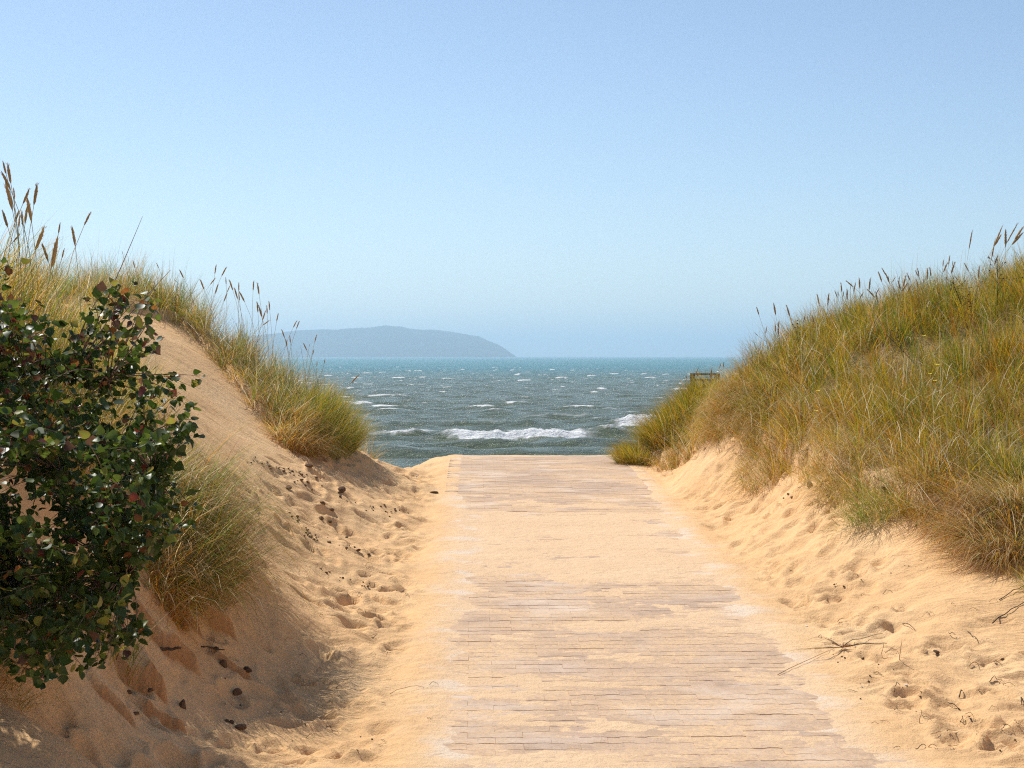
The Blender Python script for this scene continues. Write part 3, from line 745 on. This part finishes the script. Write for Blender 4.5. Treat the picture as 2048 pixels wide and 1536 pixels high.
for i, (t, b_) in enumerate(near):
    stalk(t, b_, 8.9+.12*(i % 5)+(1.2 if i in (17,) else 0), spec.get(i, lab(near, i, "in the clump at the left edge")), "seed heads in the left edge clump" if i not in spec else None)
mid = cv([(225,5,235,45),(285,55,290,90),(338,105,360,190),(578,130,603,190),(810,195,858,290),(755,300,787,325)], 5.12, 200, 500)
for i, (t, b_) in enumerate(mid): stalk(t, b_, 20.6, lab(mid, i, "of six small ones behind the shrub top"), "small seed heads behind the shrub's top" if i < 3 else "seed heads on the bare sandy crest")
lr = cv([(192,170,175,285),(315,195,255,310),(0,340,50,470),(188,325,120,410),(305,320,310,410),(345,345,390,480),(215,400,180,520),(355,420,320,500),(320,500,285,610),(405,440,445,580),(458,380,458,490),(462,480,530,620),(455,500,468,600),(635,360,628,480),(675,380,700,530),(675,605,685,740),(690,640,735,800),(790,650,795,760),(815,600,825,715),(775,710,740,830),(925,740,905,850),(825,830,740,890),(965,935,1000,1040),(1010,1040,1030,1150),(1060,1005,1070,1100),(1145,830,1100,920),(1175,835,1140,930),(1380,995,1355,1090),(1220,1095,1265,1190),(1295,1110,1288,1150),(1190,1140,1197,1180),(1350,1170,1330,1240),(1385,1310,1380,1380),(1480,1280,1465,1350),(1880,1470,1790,1570)], 5.909, 400, 500)
spec = {0: "topmost seed head on the left dune crest, nearly upright", 1: "seed head tilted right beside the topmost one on the left crest", 13: "upright seed head, left one of the lone pair above the left crest's middle", 14: "seed head tilted left, right one of the lone pair above the left crest's middle",
        20: "single seed head against the sky between the lone pair and the headland", 27: "seed head standing in front of the headland's blue slope", 33: "small dark seed head against the far sea, lowest of the left ridge", 34: "pale straw coloured spike leaning right over the sea at the foot of the left ridge"}
for i, (t, b_) in enumerate(lr):
    D = float(np.interp(t[0], [400, 450, 520, 650, 720], [20.5, 19.9, 18.9, 19.4, 20.9]))
    stalk(t, b_, D, spec.get(i, lab(lr, i, "on the left dune crest")), None if i in spec else ("seed heads along the left crest" if t[0] < 552 else "seed heads before the headland"))
rr_ = cv([(148,735,205,840),(195,800,250,940),(100,780,155,930),(230,835,245,930),(330,850,280,930),(375,845,370,930),(350,890,395,1030),(460,830,425,980),(470,800,515,910),(485,925,405,1050),(530,945,480,1060),(580,765,620,860),(608,735,630,860),(605,880,605,990),(735,735,730,900),(775,725,775,855),(680,870,685,940),(940,630,932,730),(1020,575,1005,705),(995,665,935,800),(1090,655,1035,820),(1055,655,1058,720),(1310,250,1265,510),(1205,670,1265,790),(1400,705,1385,870),(830,885,815,930),(1705,180,1590,450),(1690,300,1585,470),(1610,350,1550,650),(1740,235,1735,480),(1895,155,1745,430),(1971,200,1850,380),(1965,280,1810,450),(1640,570,1590,700),(1075,835,1130,910)], 6.4, 1740, 420)
spec = {22: "long slim seed head standing alone above the right hill, left of the tall group", 24: "upright golden spike on the right hill just right of the lone long one", 30: "longest seed head sweeping right above the right hill", 26: "leftmost spike of the tall group at the right hill's top", 29: "vertical dark spike in the middle of the tall group at the right hill's top", 23: "short seed head leaning left under the lone long one",
        17: "small upright seed head, left of a bunch of four on the right skyline", 18: "upper seed head of the bunch of four on the right skyline"}
for i, (t, b_) in enumerate(rr_):
    D = float(np.interp(t[0], [1750, 1900, 2048], [18.6, 18.2, 17.4]))
    tall = i in (26, 27, 28, 29, 30, 31, 32, 33)
    stalk(t, b_, D, spec.get(i, lab(rr_, i, "on the upper right skyline")), None if i in spec else ("tall seed heads at the right hill's top" if tall else "seed heads on the upper right skyline"))
rl = cv([(85,905,125,1030),(320,850,352,1030),(495,880,545,1050),(230,1175,210,1285),(60,1260,110,1310),(345,1130,348,1260),(388,1105,385,1300),(755,1020,725,1130),(845,1020,880,1150),(915,730,945,890),(1075,720,1060,900),(1155,685,1195,790),(1200,690,1205,770),(1240,575,1255,720),(1285,690,1265,790),(1305,550,1415,645),(1325,665,1325,820),(1370,620,1372,680),(1440,575,1415,710),(1490,505,1500,670),(1550,710,1497,800),(1643,510,1625,690),(1595,665,1710,790),(1765,655,1720,740),(1715,695,1740,850)], 6.827, 1500, 480)
spec = {0: "leftmost high seed head leaning left off the right hill's low end", 1: "second high seed head from the left on the right skyline", 2: "third high seed head from the left, leaning left above a dark weed", 4: "small seed head lowest on the right hill's skyline", 15: "seed head bent far left like a hook on the right skyline", 21: "straight reddish seed head rising above the middle of the right skyline"}
for i, (t, b_) in enumerate(rl):
    D = float(np.interp(t[0], [1500, 1640, 1800], [20.2, 19.4, 18.8]))
    stalk(t, b_, D, spec.get(i, lab(rl, i, "on the lower right skyline")), None if i in spec else "seed heads on the lower right skyline")
rc = cv([(200,470,180,650),(560,240,480,440),(610,370,470,560),(985,240,930,560),(1040,390,940,570),(1310,280,1190,380),(1340,60,1330,250),(1260,90,1200,280)], 15.36, 1360, 720)
for i, (t, b_) in enumerate(rc): stalk(t, b_, 22.8, lab(rc, i, "around the small wooden frame"), "seed heads round the small wooden frame")
# fallen bright spikes lying in the grass
for (t, b_, D, lb) in [((1840, 988), (1882, 992), 14.3, "golden spike lying flat in the grass at the right hill's foot"), ((1528, 736), (1572, 740), 19.3, "golden spike bent flat at the low end of the right hill"), ((1762, 1000-90), (1740, 990-60), 15.5, "pale spike hidden in the middle of the right hill's grass")]:
    stalk(t, b_, D, lb, None)

# ---------------------------------------------------------------- leafy shrub
def leaf_mesh(seed, col, col2):
    rg = random.Random(seed); n = 7; v = []; f = []; c = []
    fold = rg.uniform(.0, .55); curl = rg.uniform(-1.0, .9); tw = rg.uniform(-.9, .9)
    prof = [.05, .34, .47, .42, .29, .13, .0]
    for i in range(n):
        t = i/(n-1); w = prof[i]*rg.uniform(.85, 1.12)
        zc = curl*t*t*.5; a = tw*t
        for s in (-1, 0, 1):
            x = s*w; z_ = zc+abs(s)*w*fold
            y_ = t-(.10 if (i == 1 and s) else 0)
            v.append((x*math.cos(a)-z_*math.sin(a), y_, z_*math.cos(a)+x*math.sin(a)))
            k = 1.0 if s == 0 else rg.uniform(.85, 1.1); m_ = max(0, min(1, (abs(s)*.8+t*.4-.3)))*rg.uniform(.4, 1)
            c.append([(col[j]*(1-m_)+col2[j]*m_)*k for j in range(3)])
    for i in range(n-1):
        for s in (0, 1): f.append((3*i+s, 3*i+s+1, 3*i+s+4, 3*i+s+3))
    return np.array(v), np.array(f), np.array(c)
LG = (.036, .070, .009); LG2 = (.055, .095, .012); LB = (.13, .19, .03); LR = (.20, .035, .02); LO = (.34, .14, .03); LBR = (.12, .06, .035); LY = (.24, .27, .04)
leafdefs = [(LG, LG2), (LG, LG), (LG2, LG), (LG, LB), (LG2, LG2), (LB, LG2), (LG, LR), (LR, LBR), (LY, LO), (LO, LR), (LBR, LBR), (LB, LY)]
LEAVES = []
for i in range(24):
    a, b_ = leafdefs[i % 12]; v, f, c = leaf_mesh(i, a, b_)
    me = mesh_np("leaf", v, None, c, True, f); me.materials.append(M_LEAF); LEAVES.append((me, v, f, c))
def leaf_kind(rg, pz, hi):
    r = rg.random()
    red = .24 if hi else .10
    if r < red: return rg.choice([6, 7, 9, 10, 8, 18, 19, 21, 22])
    if r < red+.17: return rg.choice([5, 11, 8, 17, 23])
    return rg.choice([0, 1, 2, 3, 4, 12, 13, 14, 15, 16])

def shrub():
    rg = random.Random(5)
    root0 = Vector((-2.75, 7.7, gz(-2.75, 7.7)))
    t = empty("leafy_shrub", root0, "dark green broad leaved shrub with some red leaves, leaning out from the left bank", "shrub")
    roots = [Vector((x, y, gz(x, y)-.03)) for x, y in ((-2.75, 7.7), (-2.6, 7.4), (-3.1, 7.3), (-2.55, 8.1), (-3.0, 8.3))]
    poly = [(-760, 540), (-260, 560), (0, 550), (60, 590), (120, 640), (175, 600), (215, 560), (285, 560), (320, 600), (300, 660), (330, 700), (345, 770), (385, 800), (385, 880), (350, 930), (385, 1010), (370, 1050), (300, 1080), (260, 1160), (270, 1220), (280, 1270), (245, 1330), (160, 1340), (90, 1380), (0, 1330), (-260, 1420), (-760, 1300)]
    tips = []
    while len(tips) < 720:
        px = rg.uniform(-700, 395); py = rg.uniform(550, 1400)
        if not in_poly(np.array([px]), np.array([py]), poly)[0]: continue
        # nearer, lower part sits well forward of the bank
        D = rg.uniform(6.3, 7.9) if py > 820 else rg.uniform(7.0, 8.3)
        if px < -150: D = rg.uniform(7.2, 9.2)
        keep = 1.0 if px < 230 or py > 1000 else .6
        if py < 760: keep = .38 if px > 110 else .9
        if rg.random() > keep: continue
        x, y, z = P(px, py, D); z += EYE
        if z < gz(x, y)+.04: continue
        tips.append((Vector((x, y, z)), py))
    for px, py, D in ((285, 433, 7.9), (341, 540, 7.9), (235, 560, 7.8), (262, 565, 7.8), (300, 575, 7.9), (268, 1265, 7.2), (240, 1210, 7.0), (210, 1325, 7.0), (385, 870, 7.7), (400, 752, 7.9), (388, 775, 7.9), (330, 770, 7.6), (310, 700, 7.8), (375, 1040, 7.5), (316, 968, 7.4), (35, 520, 8.2), (20, 560, 8.2), (285, 1050, 7.2), (135, 1085, 6.8)):
        x, y, z = P(px, py, D); tips.append((Vector((x, y, z+EYE)), py))
    leafpts = []
    mains = []
    for i in range(16):                      # main stems
        r = roots[i % 5]; px = (-200, -80, 30, 130, 220, 300)[i % 6]+rg.uniform(-30, 30); py = (1150, 950, 760, 1250)[i % 4]
        x, y, z = P(px, py, 7.3+.15*(i % 4)); e = Vector((x, y, z+EYE))
        c = (r+e)/2+Vector((-.15, 0, .35)); pts = []
        for k in range(9):
            s = k/8; pts.append(r*(1-s)**2+c*2*s*(1-s)+e*s*s+Vector((rg.uniform(-.012, .012), rg.uniform(-.012, .012), rg.uniform(-.012, .012)))-root0)
        g = G().tube(pts, [.011*(1-.6*k/8) for k in range(9)], 5); obj("branch", g.mesh("branch"), M_BARK, t)
        mains += [p+root0 for p in pts[2:]]
    for j, (tp, py) in enumerate(tips):
        cand = sorted(mains, key=lambda q_: (q_-tp).length+.25*max(0, q_.z-tp.z))[rg.choice([0, 0, 1])]
        c = (cand+tp)/2+Vector((rg.uniform(-.05, .05), rg.uniform(-.05, .05), rg.uniform(-.02, .12))); pts = []
        for k in range(7):
            s = k/6; pts.append(cand*(1-s)**2+c*2*s*(1-s)+tp*s*s-root0)
        g = G().tube(pts, [.0042*(1-.75*k/6) for k in range(7)], 4); obj("twig", g.mesh("twig"), M_BARK, t)
        bare = (tp-Vector((P(285, 433, 7.9)[0], 7.9, P(285, 433, 7.9)[2]+EYE))).length < .02 or (tp-Vector((P(341, 540, 7.9)[0], 7.9, P(341, 540, 7.9)[2]+EYE))).length < .02
        if bare: continue
        L_ = sum((pts[k+1]-pts[k]).length for k in range(6)); nl = int(max(9, min(26, L_*42)))
        for k in range(nl):
            s = 1-(k/nl)**1.15*min(1, .45/max(L_, .1)); u = max(0, min(5.999, s*6)); i0 = int(u)
            p = pts[i0].lerp(pts[i0+1], u-i0)
            dirv = Vector((rg.gauss(.15, .8), rg.gauss(-.25, .8), rg.gauss(-.35, .7))).normalized()
            leafpts.append((p+dirv*.02, dirv, rg.triangular(.018, .058, .036), leaf_kind(rg, p.z, py < 720), p))
    # leaves that hold clear of the mass (nearest, biggest) are parts, the rest is one mass
    order = sorted(range(len(leafpts)), key=lambda i: (leafpts[i][0]+root0).y/leafpts[i][2])
    first = set(order[:300]); vs, fs, cs = [], [], []; off = 0
    for i, (p, d, s, kd, q_) in enumerate(leafpts):
        rot = d.to_track_quat('Y', 'Z').to_matrix().to_4x4() @ Matrix.Rotation(rg.uniform(-1.2, 1.2), 4, 'Y')
        Mx = Matrix.Translation(p) @ rot @ Matrix.Scale(s, 4)
        me, v, f, c = LEAVES[kd]
        if i in first:
            o = bpy.data.objects.new("leaf", me); link(o, t); o.matrix_basis = Mx
        else:
            A = np.array(Mx); vs.append(v@A[:3, :3].T+A[:3, 3]); fs.append(f+off); cs.append(c*rg.uniform(.75, 1.2)); off += len(v)
    o = obj("foliage", mesh_np("foliage", np.concatenate(vs), None, np.concatenate(cs), True, np.concatenate(fs)), M_LEAF, t); o["kind"] = "stuff"
    return len(leafpts)
print("leaves", shrub())

# ---------------------------------------------------------------- small things
def rock_mesh(seed, fl=.7):
    import bmesh
    bm = bmesh.new(); bmesh.ops.create_icosphere(bm, subdivisions=2, radius=1); rg = random.Random(seed)
    ax = [Vector((rg.gauss(0, 1), rg.gauss(0, 1), rg.gauss(0, 1))).normalized() for _ in range(7)]; dd = [rg.uniform(.45, .85) for _ in ax]
    for v in bm.verts:
        for a, d in zip(ax, dd):
            k = v.co.dot(a)
            if k > d: v.co -= a*(k-d)*.92
        v.co *= 1+rg.uniform(-.05, .05); v.co.z *= fl
    me = bpy.data.meshes.new("stone"); bm.to_mesh(me); bm.free(); me.materials.append(M_CLOD); return me
ROCKS = [rock_mesh(i, .6+.06*(i % 5)) for i in range(8)]
def stone(px, py, wpx, label, group, tall=1.0, ms=None, name="stone", cat="stone"):
    x, y, z = cast(px, py+wpx*.2); s = wpx/F*y/2
    o = bpy.data.objects.new(name, ms or random.choice(ROCKS)); link(o)
    o.location = (x, y, z+s*.22*tall); o.rotation_euler = (random.uniform(-.3, .3), random.uniform(-.3, .3), random.uniform(0, 6.28)); o.scale = (s*1.02, s*.9, s*tall)
    tag(o, label, cat, group)
S_ = [  # px,py,width,label,tall
 (684,978,22,"largest stone on the trodden sand left of the path's crest, pointed",1.1),(617,930,20,"broad flat stone just under the left dune's overhanging grass",.8),(577,973,19,"rounded stone lying apart near the left slope's grass tuft",.8),
 (645,1005,15,"round dark stone at the top of the middle stone trail",1),(664,1020,12,"flat stone just right of the round one in the middle trail",.8),(642,1036,14,"angular stone beside the large footprint hollow",1),(660,1043,13,"dark stone touching the angular one by the footprint hollow",.8),
 (717,1104,11,"small pyramid shaped stone alone on smooth sand below the trail",1.1),(658,1084,10,"small stone near the lower end of the middle trail",1),(868,983,18,"flat brown stone near the left edge of the path's far grey part",.6),
 (481,1452,26,"largest of three stones in a row at the bottom left sand",1),(463,1446,12,"middle stone of the row of three at the bottom left",1.1),(454,1440,14,"left flat stone of the row of three at the bottom left",.7),
 (475,1390,22,"wedge shaped stone above the row of three on the left slope",1),(365,1412,22,"tall pointed stone among the sliding sand, left slope",1.6),(271,1427,18,"dark rounded stone on the shadowed lower left slope",.8),
 (259,1395,14,"dark stub above the rounded stone on the shadowed slope",.9),(495,1345,20,"rough dark stone in the shade of the left slope",1.1),(448,1328,24,"crumbly stone sunk in the shaded left slope",1),(433,1296,14,"small lump beside the thin dark stick",.8),(300,1385,16,"brown stone leaning under the lowest sand ledge",1),
 (1872,1308,15,"half buried stone on the right sand with a curled rootlet",.9),(1726,1316,9,"small brown stone right of the uprooted grass",.9),(2005,1320,8,"small dark stone at the right edge of the sand",.8),
 (1618,970,16,"dark stone embedded in the sand under the right hill's grass",1),(1658,991,14,"brown lump under the right hill's middle grass edge",1),(1915,1100-28,12,"dark lump beneath the right hill's tufts",.9)]
for a in S_: stone(a[0], a[1], a[2], a[3], None, a[4])
RS = random.Random(9)
def trail(p0, p1, n, sp, w, label, group):
    for k in range(n):
        t = RS.random(); stone(p0[0]+(p1[0]-p0[0])*t+RS.gauss(0, sp), p0[1]+(p1[1]-p0[1])*t+RS.gauss(0, sp*.5), RS.uniform(*w), label, group, RS.uniform(.6, 1.1))
trail((505, 920), (625, 955), 22, 7, (3, 9), "small dark crumb on the sand under the left dune's grass edge", "crumbs under the left dune's grass edge")
trail((560, 940), (660, 985), 14, 8, (4, 10), "dark crumb of the upper trail below the left dune grass", "crumbs of the upper trail")
trail((670, 995), (790, 1030), 16, 7, (3, 7), "tiny dark pebble in the line toward the paving", "pebbles in the line toward the paving")
trail((585, 1025), (640, 1090), 16, 7, (3, 9), "small stone scattered left of the footprint hollow", "stones left of the footprint hollow")
trail((630, 1070), (740, 1110), 14, 8, (3, 7), "small pebble at the trail's lower end", "pebbles at the trail's lower end")
trail((625, 1135), (735, 1175), 14, 6, (3, 8), "tiny dark pebble on smooth sand in front of the large mound", "pebbles on the smooth sand")
trail((765, 1012), (815, 1025), 7, 5, (3, 7), "dark crumb close to the path's sandy left edge", "crumbs by the path's left edge")
trail((1560, 1000), (1700, 940), 12, 8, (3, 9), "dark crumb on the sand slope below the right hill's grass", "crumbs below the right hill")
trail((1700, 1040), (1780, 1000), 8, 8, (5, 14), "dark crumbling lump along the ledge under the right grass", "lumps along the right ledge")
trail((1650, 1180), (1950, 1100), 16, 16, (2, 6), "tiny speck of debris on the smooth right sand slope", "specks on the right slope")
trail((1650, 1290), (2030, 1500), 26, 30, (2, 6), "tiny dark debris on the trodden right sand", "debris on the right sand")
trail((420, 1380), (760, 1500), 16, 30, (2, 6), "small dark crumb on the trodden left foreground sand", "crumbs on the left foreground sand")
for px, py in ((833, 952), (1613, 1252), (1723, 1374), (1812, 1372)): stone(px, py, 7, {833: "white shell piece near the path's far left edge", 1613: "small white scrap at the paving's right edge", 1723: "white shell fragment on the right sand, left of the other", 1812: "white shell fragment right of the footprints on the right"}[px], None, .6, None, "shell", "shell")
for o in list(bpy.data.objects):
    if o.name.startswith("shell"):
        me = o.data.copy(); me.materials.clear(); me.materials.append(M_SHELL); o.data = me

def twig_pts(p0, p1, lift, n, wob, rg):
    out = []
    for i in range(n):
        t = i/(n-1); x, y, z = cast(p0[0]+(p1[0]-p0[0])*t, p0[1]+(p1[1]-p0[1])*t)
        out.append(Vector((x, y+rg.gauss(0, wob), z+lift*(math.sin(math.pi*t) if not isinstance(lift, tuple) else 0)+rg.gauss(0, wob*.5)+.006)))
    return out
def twig(p0, p1, r, label, group=None, mat_=None, lift=.01, name="twig", cat="twig", n=6, wob=.004, ends=None):
    rg = random.Random(int(p0[0]*7+p0[1])); pts = twig_pts(p0, p1, lift, n, wob, rg)
    if ends:
        a = Vector(ends[0]); b_ = Vector(ends[1]); pts = [a.lerp(b_, i/(n-1))+Vector((rg.gauss(0, wob), rg.gauss(0, wob), rg.gauss(0, wob))) for i in range(n)]
    o0 = pts[0].copy(); g = G().tube([p-o0 for p in pts], [r*(1-.4*i/(n-1)) for i in range(n)], 5)
    o = obj(name, g.mesh(name), mat_ or M_TWIG); o.location = o0; tag(o, label, cat, group); return o
def stick_at(px0, py0, px1, py1, r, label, dy=0):
    x, y, z = cast((px0+px1)/2, (py0+py1)/2+6); a = P(px0, py0, y-.06); b_ = P(px1, py1, y-.06-dy)
    twig((px0, py0), (px1, py1), r, label, None, M_TWIG, 0, "stick", "stick", 7, .003, ((a[0], a[1], a[2]+EYE), (b_[0], b_[1], b_[2]+EYE)))
stick_at(306, 1299, 364, 1296, .012, "thick broken dark stick resting on the little sand ledge")
stick_at(380, 1289, 449, 1300, .006, "thin dark stick right of the thick one on the left slope")
twig((1555, 1352), (1668, 1300), .0022, "long thin root end pointing left from the uprooted grass", None, M_DRYTWIG)
twig((1690, 1292), (1765, 1270), .0025, "thin twiggy stem right of the uprooted grass", None, M_TWIG)
twig((1985, 1250), (2048, 1208), .0045, "dark stem lying on the slope at the right photo edge", None, M_TWIG)
twig((1998, 1203), (2048, 1175), .0035, "dark forked stem at the right photo edge above the other", None, M_TWIG)
twig((1935, 1265), (1958, 1290), .003, "bent dark twig right of the large hollow", None, M_TWIG)
twig((1805, 1250), (1830, 1262), .003, "curled twig left of the large hollow on the right sand", None, M_TWIG, .02)
twig((1895, 1410), (1920, 1423), .003, "small straight twig among the right footprints", None, M_TWIG)
twig((780, 1392), (848, 1376), .0016, "thin straw at the bottom left edge of the paving", None, M_DRYTWIG, .02)
twig((2042, 1398), (2043, 1418), .004, "short dark stub at the right photo edge", None, M_TWIG)
twig((1918, 1400), (1925, 1385), .004, "small dark hook shaped twig on the right sand", None, M_TWIG, .015)
for k in range(46):
    px, py = RS.uniform(1600, 2040), RS.uniform(1180, 1520)
    if px < 1600+(py-1250)*.6: continue
    a = RS.uniform(-.6, .6); l = RS.uniform(8, 26)
    twig((px, py), (px+l*math.cos(a), py+l*math.sin(a)*.5), RS.uniform(.0012, .0026), "thin bit of dry plant litter on the right sand", "plant litter on the right sand", RS.choice([M_TWIG, M_DRYTWIG]), RS.uniform(0, .02))
for k in range(26):
    px, py = RS.uniform(560, 860), RS.uniform(1120, 1520); a = RS.uniform(-.6, .9); l = RS.uniform(8, 22)
    twig((px, py), (px+l*math.cos(a), py+l*math.sin(a)*.5), RS.uniform(.001, .002), "thin bit of dry plant litter on the left sand", "plant litter on the left sand", RS.choice([M_TWIG, M_DRYTWIG]), RS.uniform(0, .02))
# uprooted grass plant lying on the sand right of the paving
def uprooted():
    x, y, z = cast(1685, 1302); rg = random.Random(3)
    t = empty("uprooted_grass", (x, y, z), "uprooted grass plant with rusty root tuft lying right of the paving", "dry plant")
    def bunch(name, n, ln, ang, m, r0, up):
        g = G()
        for k in range(n):
            a = rg.gauss(*ang); l = rg.uniform(*ln); pts = []
            for i in range(5):
                s = i/4; pts.append((math.cos(a)*l*s, math.sin(a)*l*s*.9, .012+up*rg.uniform(.4, 1)*math.sin(s*2.2)*l))
            g.tube(pts, [r0*(1-.6*i/4) for i in range(5)], 3)
        obj(name, g.mesh(name), m, t)
    bunch("root", 26, (.03, .09), (0, 2.5), plain("rusty_root", (.22, .08, .03), (.38, .16, .06), 60), .0022, .35)
    bunch("dry_leaf", 12, (.10, .24), (2.6, .35), M_DRYTWIG, .0016, .30)
    bunch("stem", 5, (.18, .33), (.25, .12), M_TWIG, .0022, .12)
    bunch("long_leaf", 6, (.25, .45), (3.75, .1), M_DRYTWIG, .0016, .06)
uprooted()
# upright dry blades stuck in the sand
for px, py, h in ((1798, 1322, .13), (1762, 1320, .10), (1838, 1448, .08), (468, 1215, .22), (520, 965, .1), (598, 1150, .06)):
    x, y, z = cast(px, py)
    twig((px, py), (px, py), .0022, {1798: "upright dry blade stuck in the right sand", 1762: "bent dry blade left of the upright one on the right sand", 1838: "small upright reddish sprig on the right sand", 468: "dark grass blade arching out of the shaded left slope", 520: "short dry stem in the left slope's sunny sand", 598: "tiny dry shoot on the left sand"}[px], None, M_DRYTWIG, 0, "dry_blade", "dry blade", 6, .003, ((x, y, z-.01), (x+h*.15, y, z+h)))

# small wooden frame half hidden in the grass at the crest
def frame_():
    D = 25.2; a = P(1385, 750, D); b_ = P(1434, 750, D); zt = a[2]+EYE
    gzz = gz((a[0]+b_[0])/2, D)
    t = empty("wooden_frame", ((a[0]+b_[0])/2, D, gzz), "small weathered wooden frame with two rails standing in the grass by the crest", "frame")
    def box(name, x0, x1, y0, y1, z0, z1):
        g = G(); r = .006
        g.v = [(x, y, z) for x in (x0, x1) for y in (y0, y1) for z in (z0, z1)]; g.f = [(0, 1, 3, 2), (4, 6, 7, 5), (0, 4, 5, 1), (2, 3, 7, 6), (0, 2, 6, 4), (1, 5, 7, 3)]
        o = obj(name, g.mesh(name, False), M_WOOD, t); m = o.modifiers.new("bevel", 'BEVEL'); m.width = .004; m.segments = 2
    hw = (b_[0]-a[0])/2; H = zt-gzz
    for yy in (-.16, .16):
        for s in (-1, 1): box("post", s*hw-.02, s*hw+.02, yy-.02, yy+.02, -.05, H)
        box("rail", -hw-.02, hw+.02, yy-.028, yy+.028, H+.001, H+.026); box("rail", -hw+.021, hw-.021, yy-.012, yy+.012, H-.085, H-.06)
    for k in range(9): box("slat", -hw+.045+k*(2*hw-.09)/8-.004, -hw+.045+k*(2*hw-.09)/8+.004, .156, .164, -.02, H-.087)
frame_()

# dark dead weeds with button heads among the right hill's grass
def weed(px0, py0, px1, py1, D, label, n=12, heads=10, sp=.10, seed=1):
    rg = random.Random(seed); b_ = Vector(P(px0, py0, D)); e = Vector(P(px1, py1, D)); b_.z += EYE; e.z += EYE
    b_.z = min(b_.z, gz(b_.x, D)+.02) if abs(px0-px1) < 30 else b_.z
    t = empty("dead_weed", b_, label, "dead weed"); d = e-b_
    obj("stem", G().tube([(d*(i/5)+Vector((rg.gauss(0, .006), 0, 0))) for i in range(6)], [.005-.0006*i for i in range(6)], 4).mesh("stem"), M_WEED, t)
    g = G(); hp = []
    for k in range(n):
        s = rg.uniform(.45, 1.0); p = d*s; q_ = p+Vector((rg.gauss(0, sp), rg.gauss(0, sp*.6), abs(rg.gauss(.06, .05)))); g.tube([p, (p+q_)/2+Vector((0, 0, -.01)), q_], [.0026, .002, .0015], 3); hp.append(q_)
    obj("side_twig", g.mesh("side_twig"), M_WEED, t)
    if heads:
        hm = rock_mesh(99, .9); hm.materials.clear(); hm.materials.append(M_WEED)
        for q_ in hp[:heads]+[d]:
            o = obj("button_head", hm, None, t); o.location = q_; o.scale = (.0085,)*3
weed(1608, 720, 1590, 655, 19.4, "dark dead weed with button heads on the right hill's low skyline", 8, 8, .05, 1)
weed(1935, 640, 1905, 565, 17.9, "dark branching dead weed just below the right skyline", 16, 12, .07, 2)
weed(1995, 590, 1995, 520, 17.4, "upright dark weed with button heads beside the tall straw spikes", 14, 12, .08, 3)
weed(1855, 752, 1775, 672, 16.8, "long dark weed stem leaning left across the middle of the right hill", 10, 6, .035, 4)
weed(1640, 800, 1570, 742, 18.0, "dark thin weed leaning left low on the right hill", 8, 0, .05, 5)
weed(1945, 650, 1940, 600, 17.4, "small dark weed between the branching one and the tall spikes", 10, 9, .06, 6)
# yellow flowers
def flower(px, py, D, label, group=None):
    x, y, z = P(px, py, D); z += EYE; t = empty("yellow_flower", (x, y, gz(x, y)), label, "flower", group); h = max(z-gz(x, y), .15)
    obj("stem", G().tube([(0, 0, 0), (.01, 0, h/2), (0, 0, h)], [.002, .0017, .0014], 3).mesh("stem"), M_STEM, t)
    g = G(); g.v.append((0, 0, h+.004))
    for k in range(16):
        a = k*math.pi/8; r = .021 if k % 2 else .012; g.v.append((math.cos(a)*r, math.sin(a)*r, h+.010*(k % 2)))
    g.f = [(0, 1+k, 1+(k+1) % 16) for k in range(16)]; obj("petals", g.mesh("petals"), M_PETAL, t)
FX = [(1875, 730, 16.2, "brightest yellow flower on the right hill"), (1870, 762, 16.0, "yellow flower just below the brightest one"), (1848, 672, 16.8, "yellow flower left above the brightest one"), (1636, 782, 17.7, "yellow flower low on the left of the right hill"), (1632, 822, 17.4, "yellow flower under the low left one"), (1860, 748, 16.2, "small yellow flower left beside the brightest one")]
for f in FX:
    x, y, z = P(f[0], f[1], f[2]); D = f[2]
    for _ in range(30):      # bring it out to just above the grass in front
        if P(f[0], f[1], D)[2]+EYE > gz(P(f[0], f[1], D)[0], D)+.42: break
        D -= .15
    flower(f[0], f[1], D, f[3])

# alike small things in one group: say which one, counted from the left
from collections import defaultdict
by = defaultdict(list)
for o in bpy.context.scene.objects:
    if o.parent is None and o.get("label") and o.get("group"): by[(o["group"], o["label"])].append(o)
OR2 = ORD+["thirty-seventh", "thirty-eighth", "thirty-ninth", "fortieth", "forty-first", "forty-second", "forty-third", "forty-fourth", "forty-fifth", "forty-sixth"]
for (g_, l_), os_ in by.items():
    if len(os_) < 2 or len(os_) > len(OR2): continue
    os_.sort(key=lambda o: o.location.x/max(o.location.y, .1))
    for k, o in enumerate(os_): o["label"] = f"{l_}, {OR2[k]} from the left"
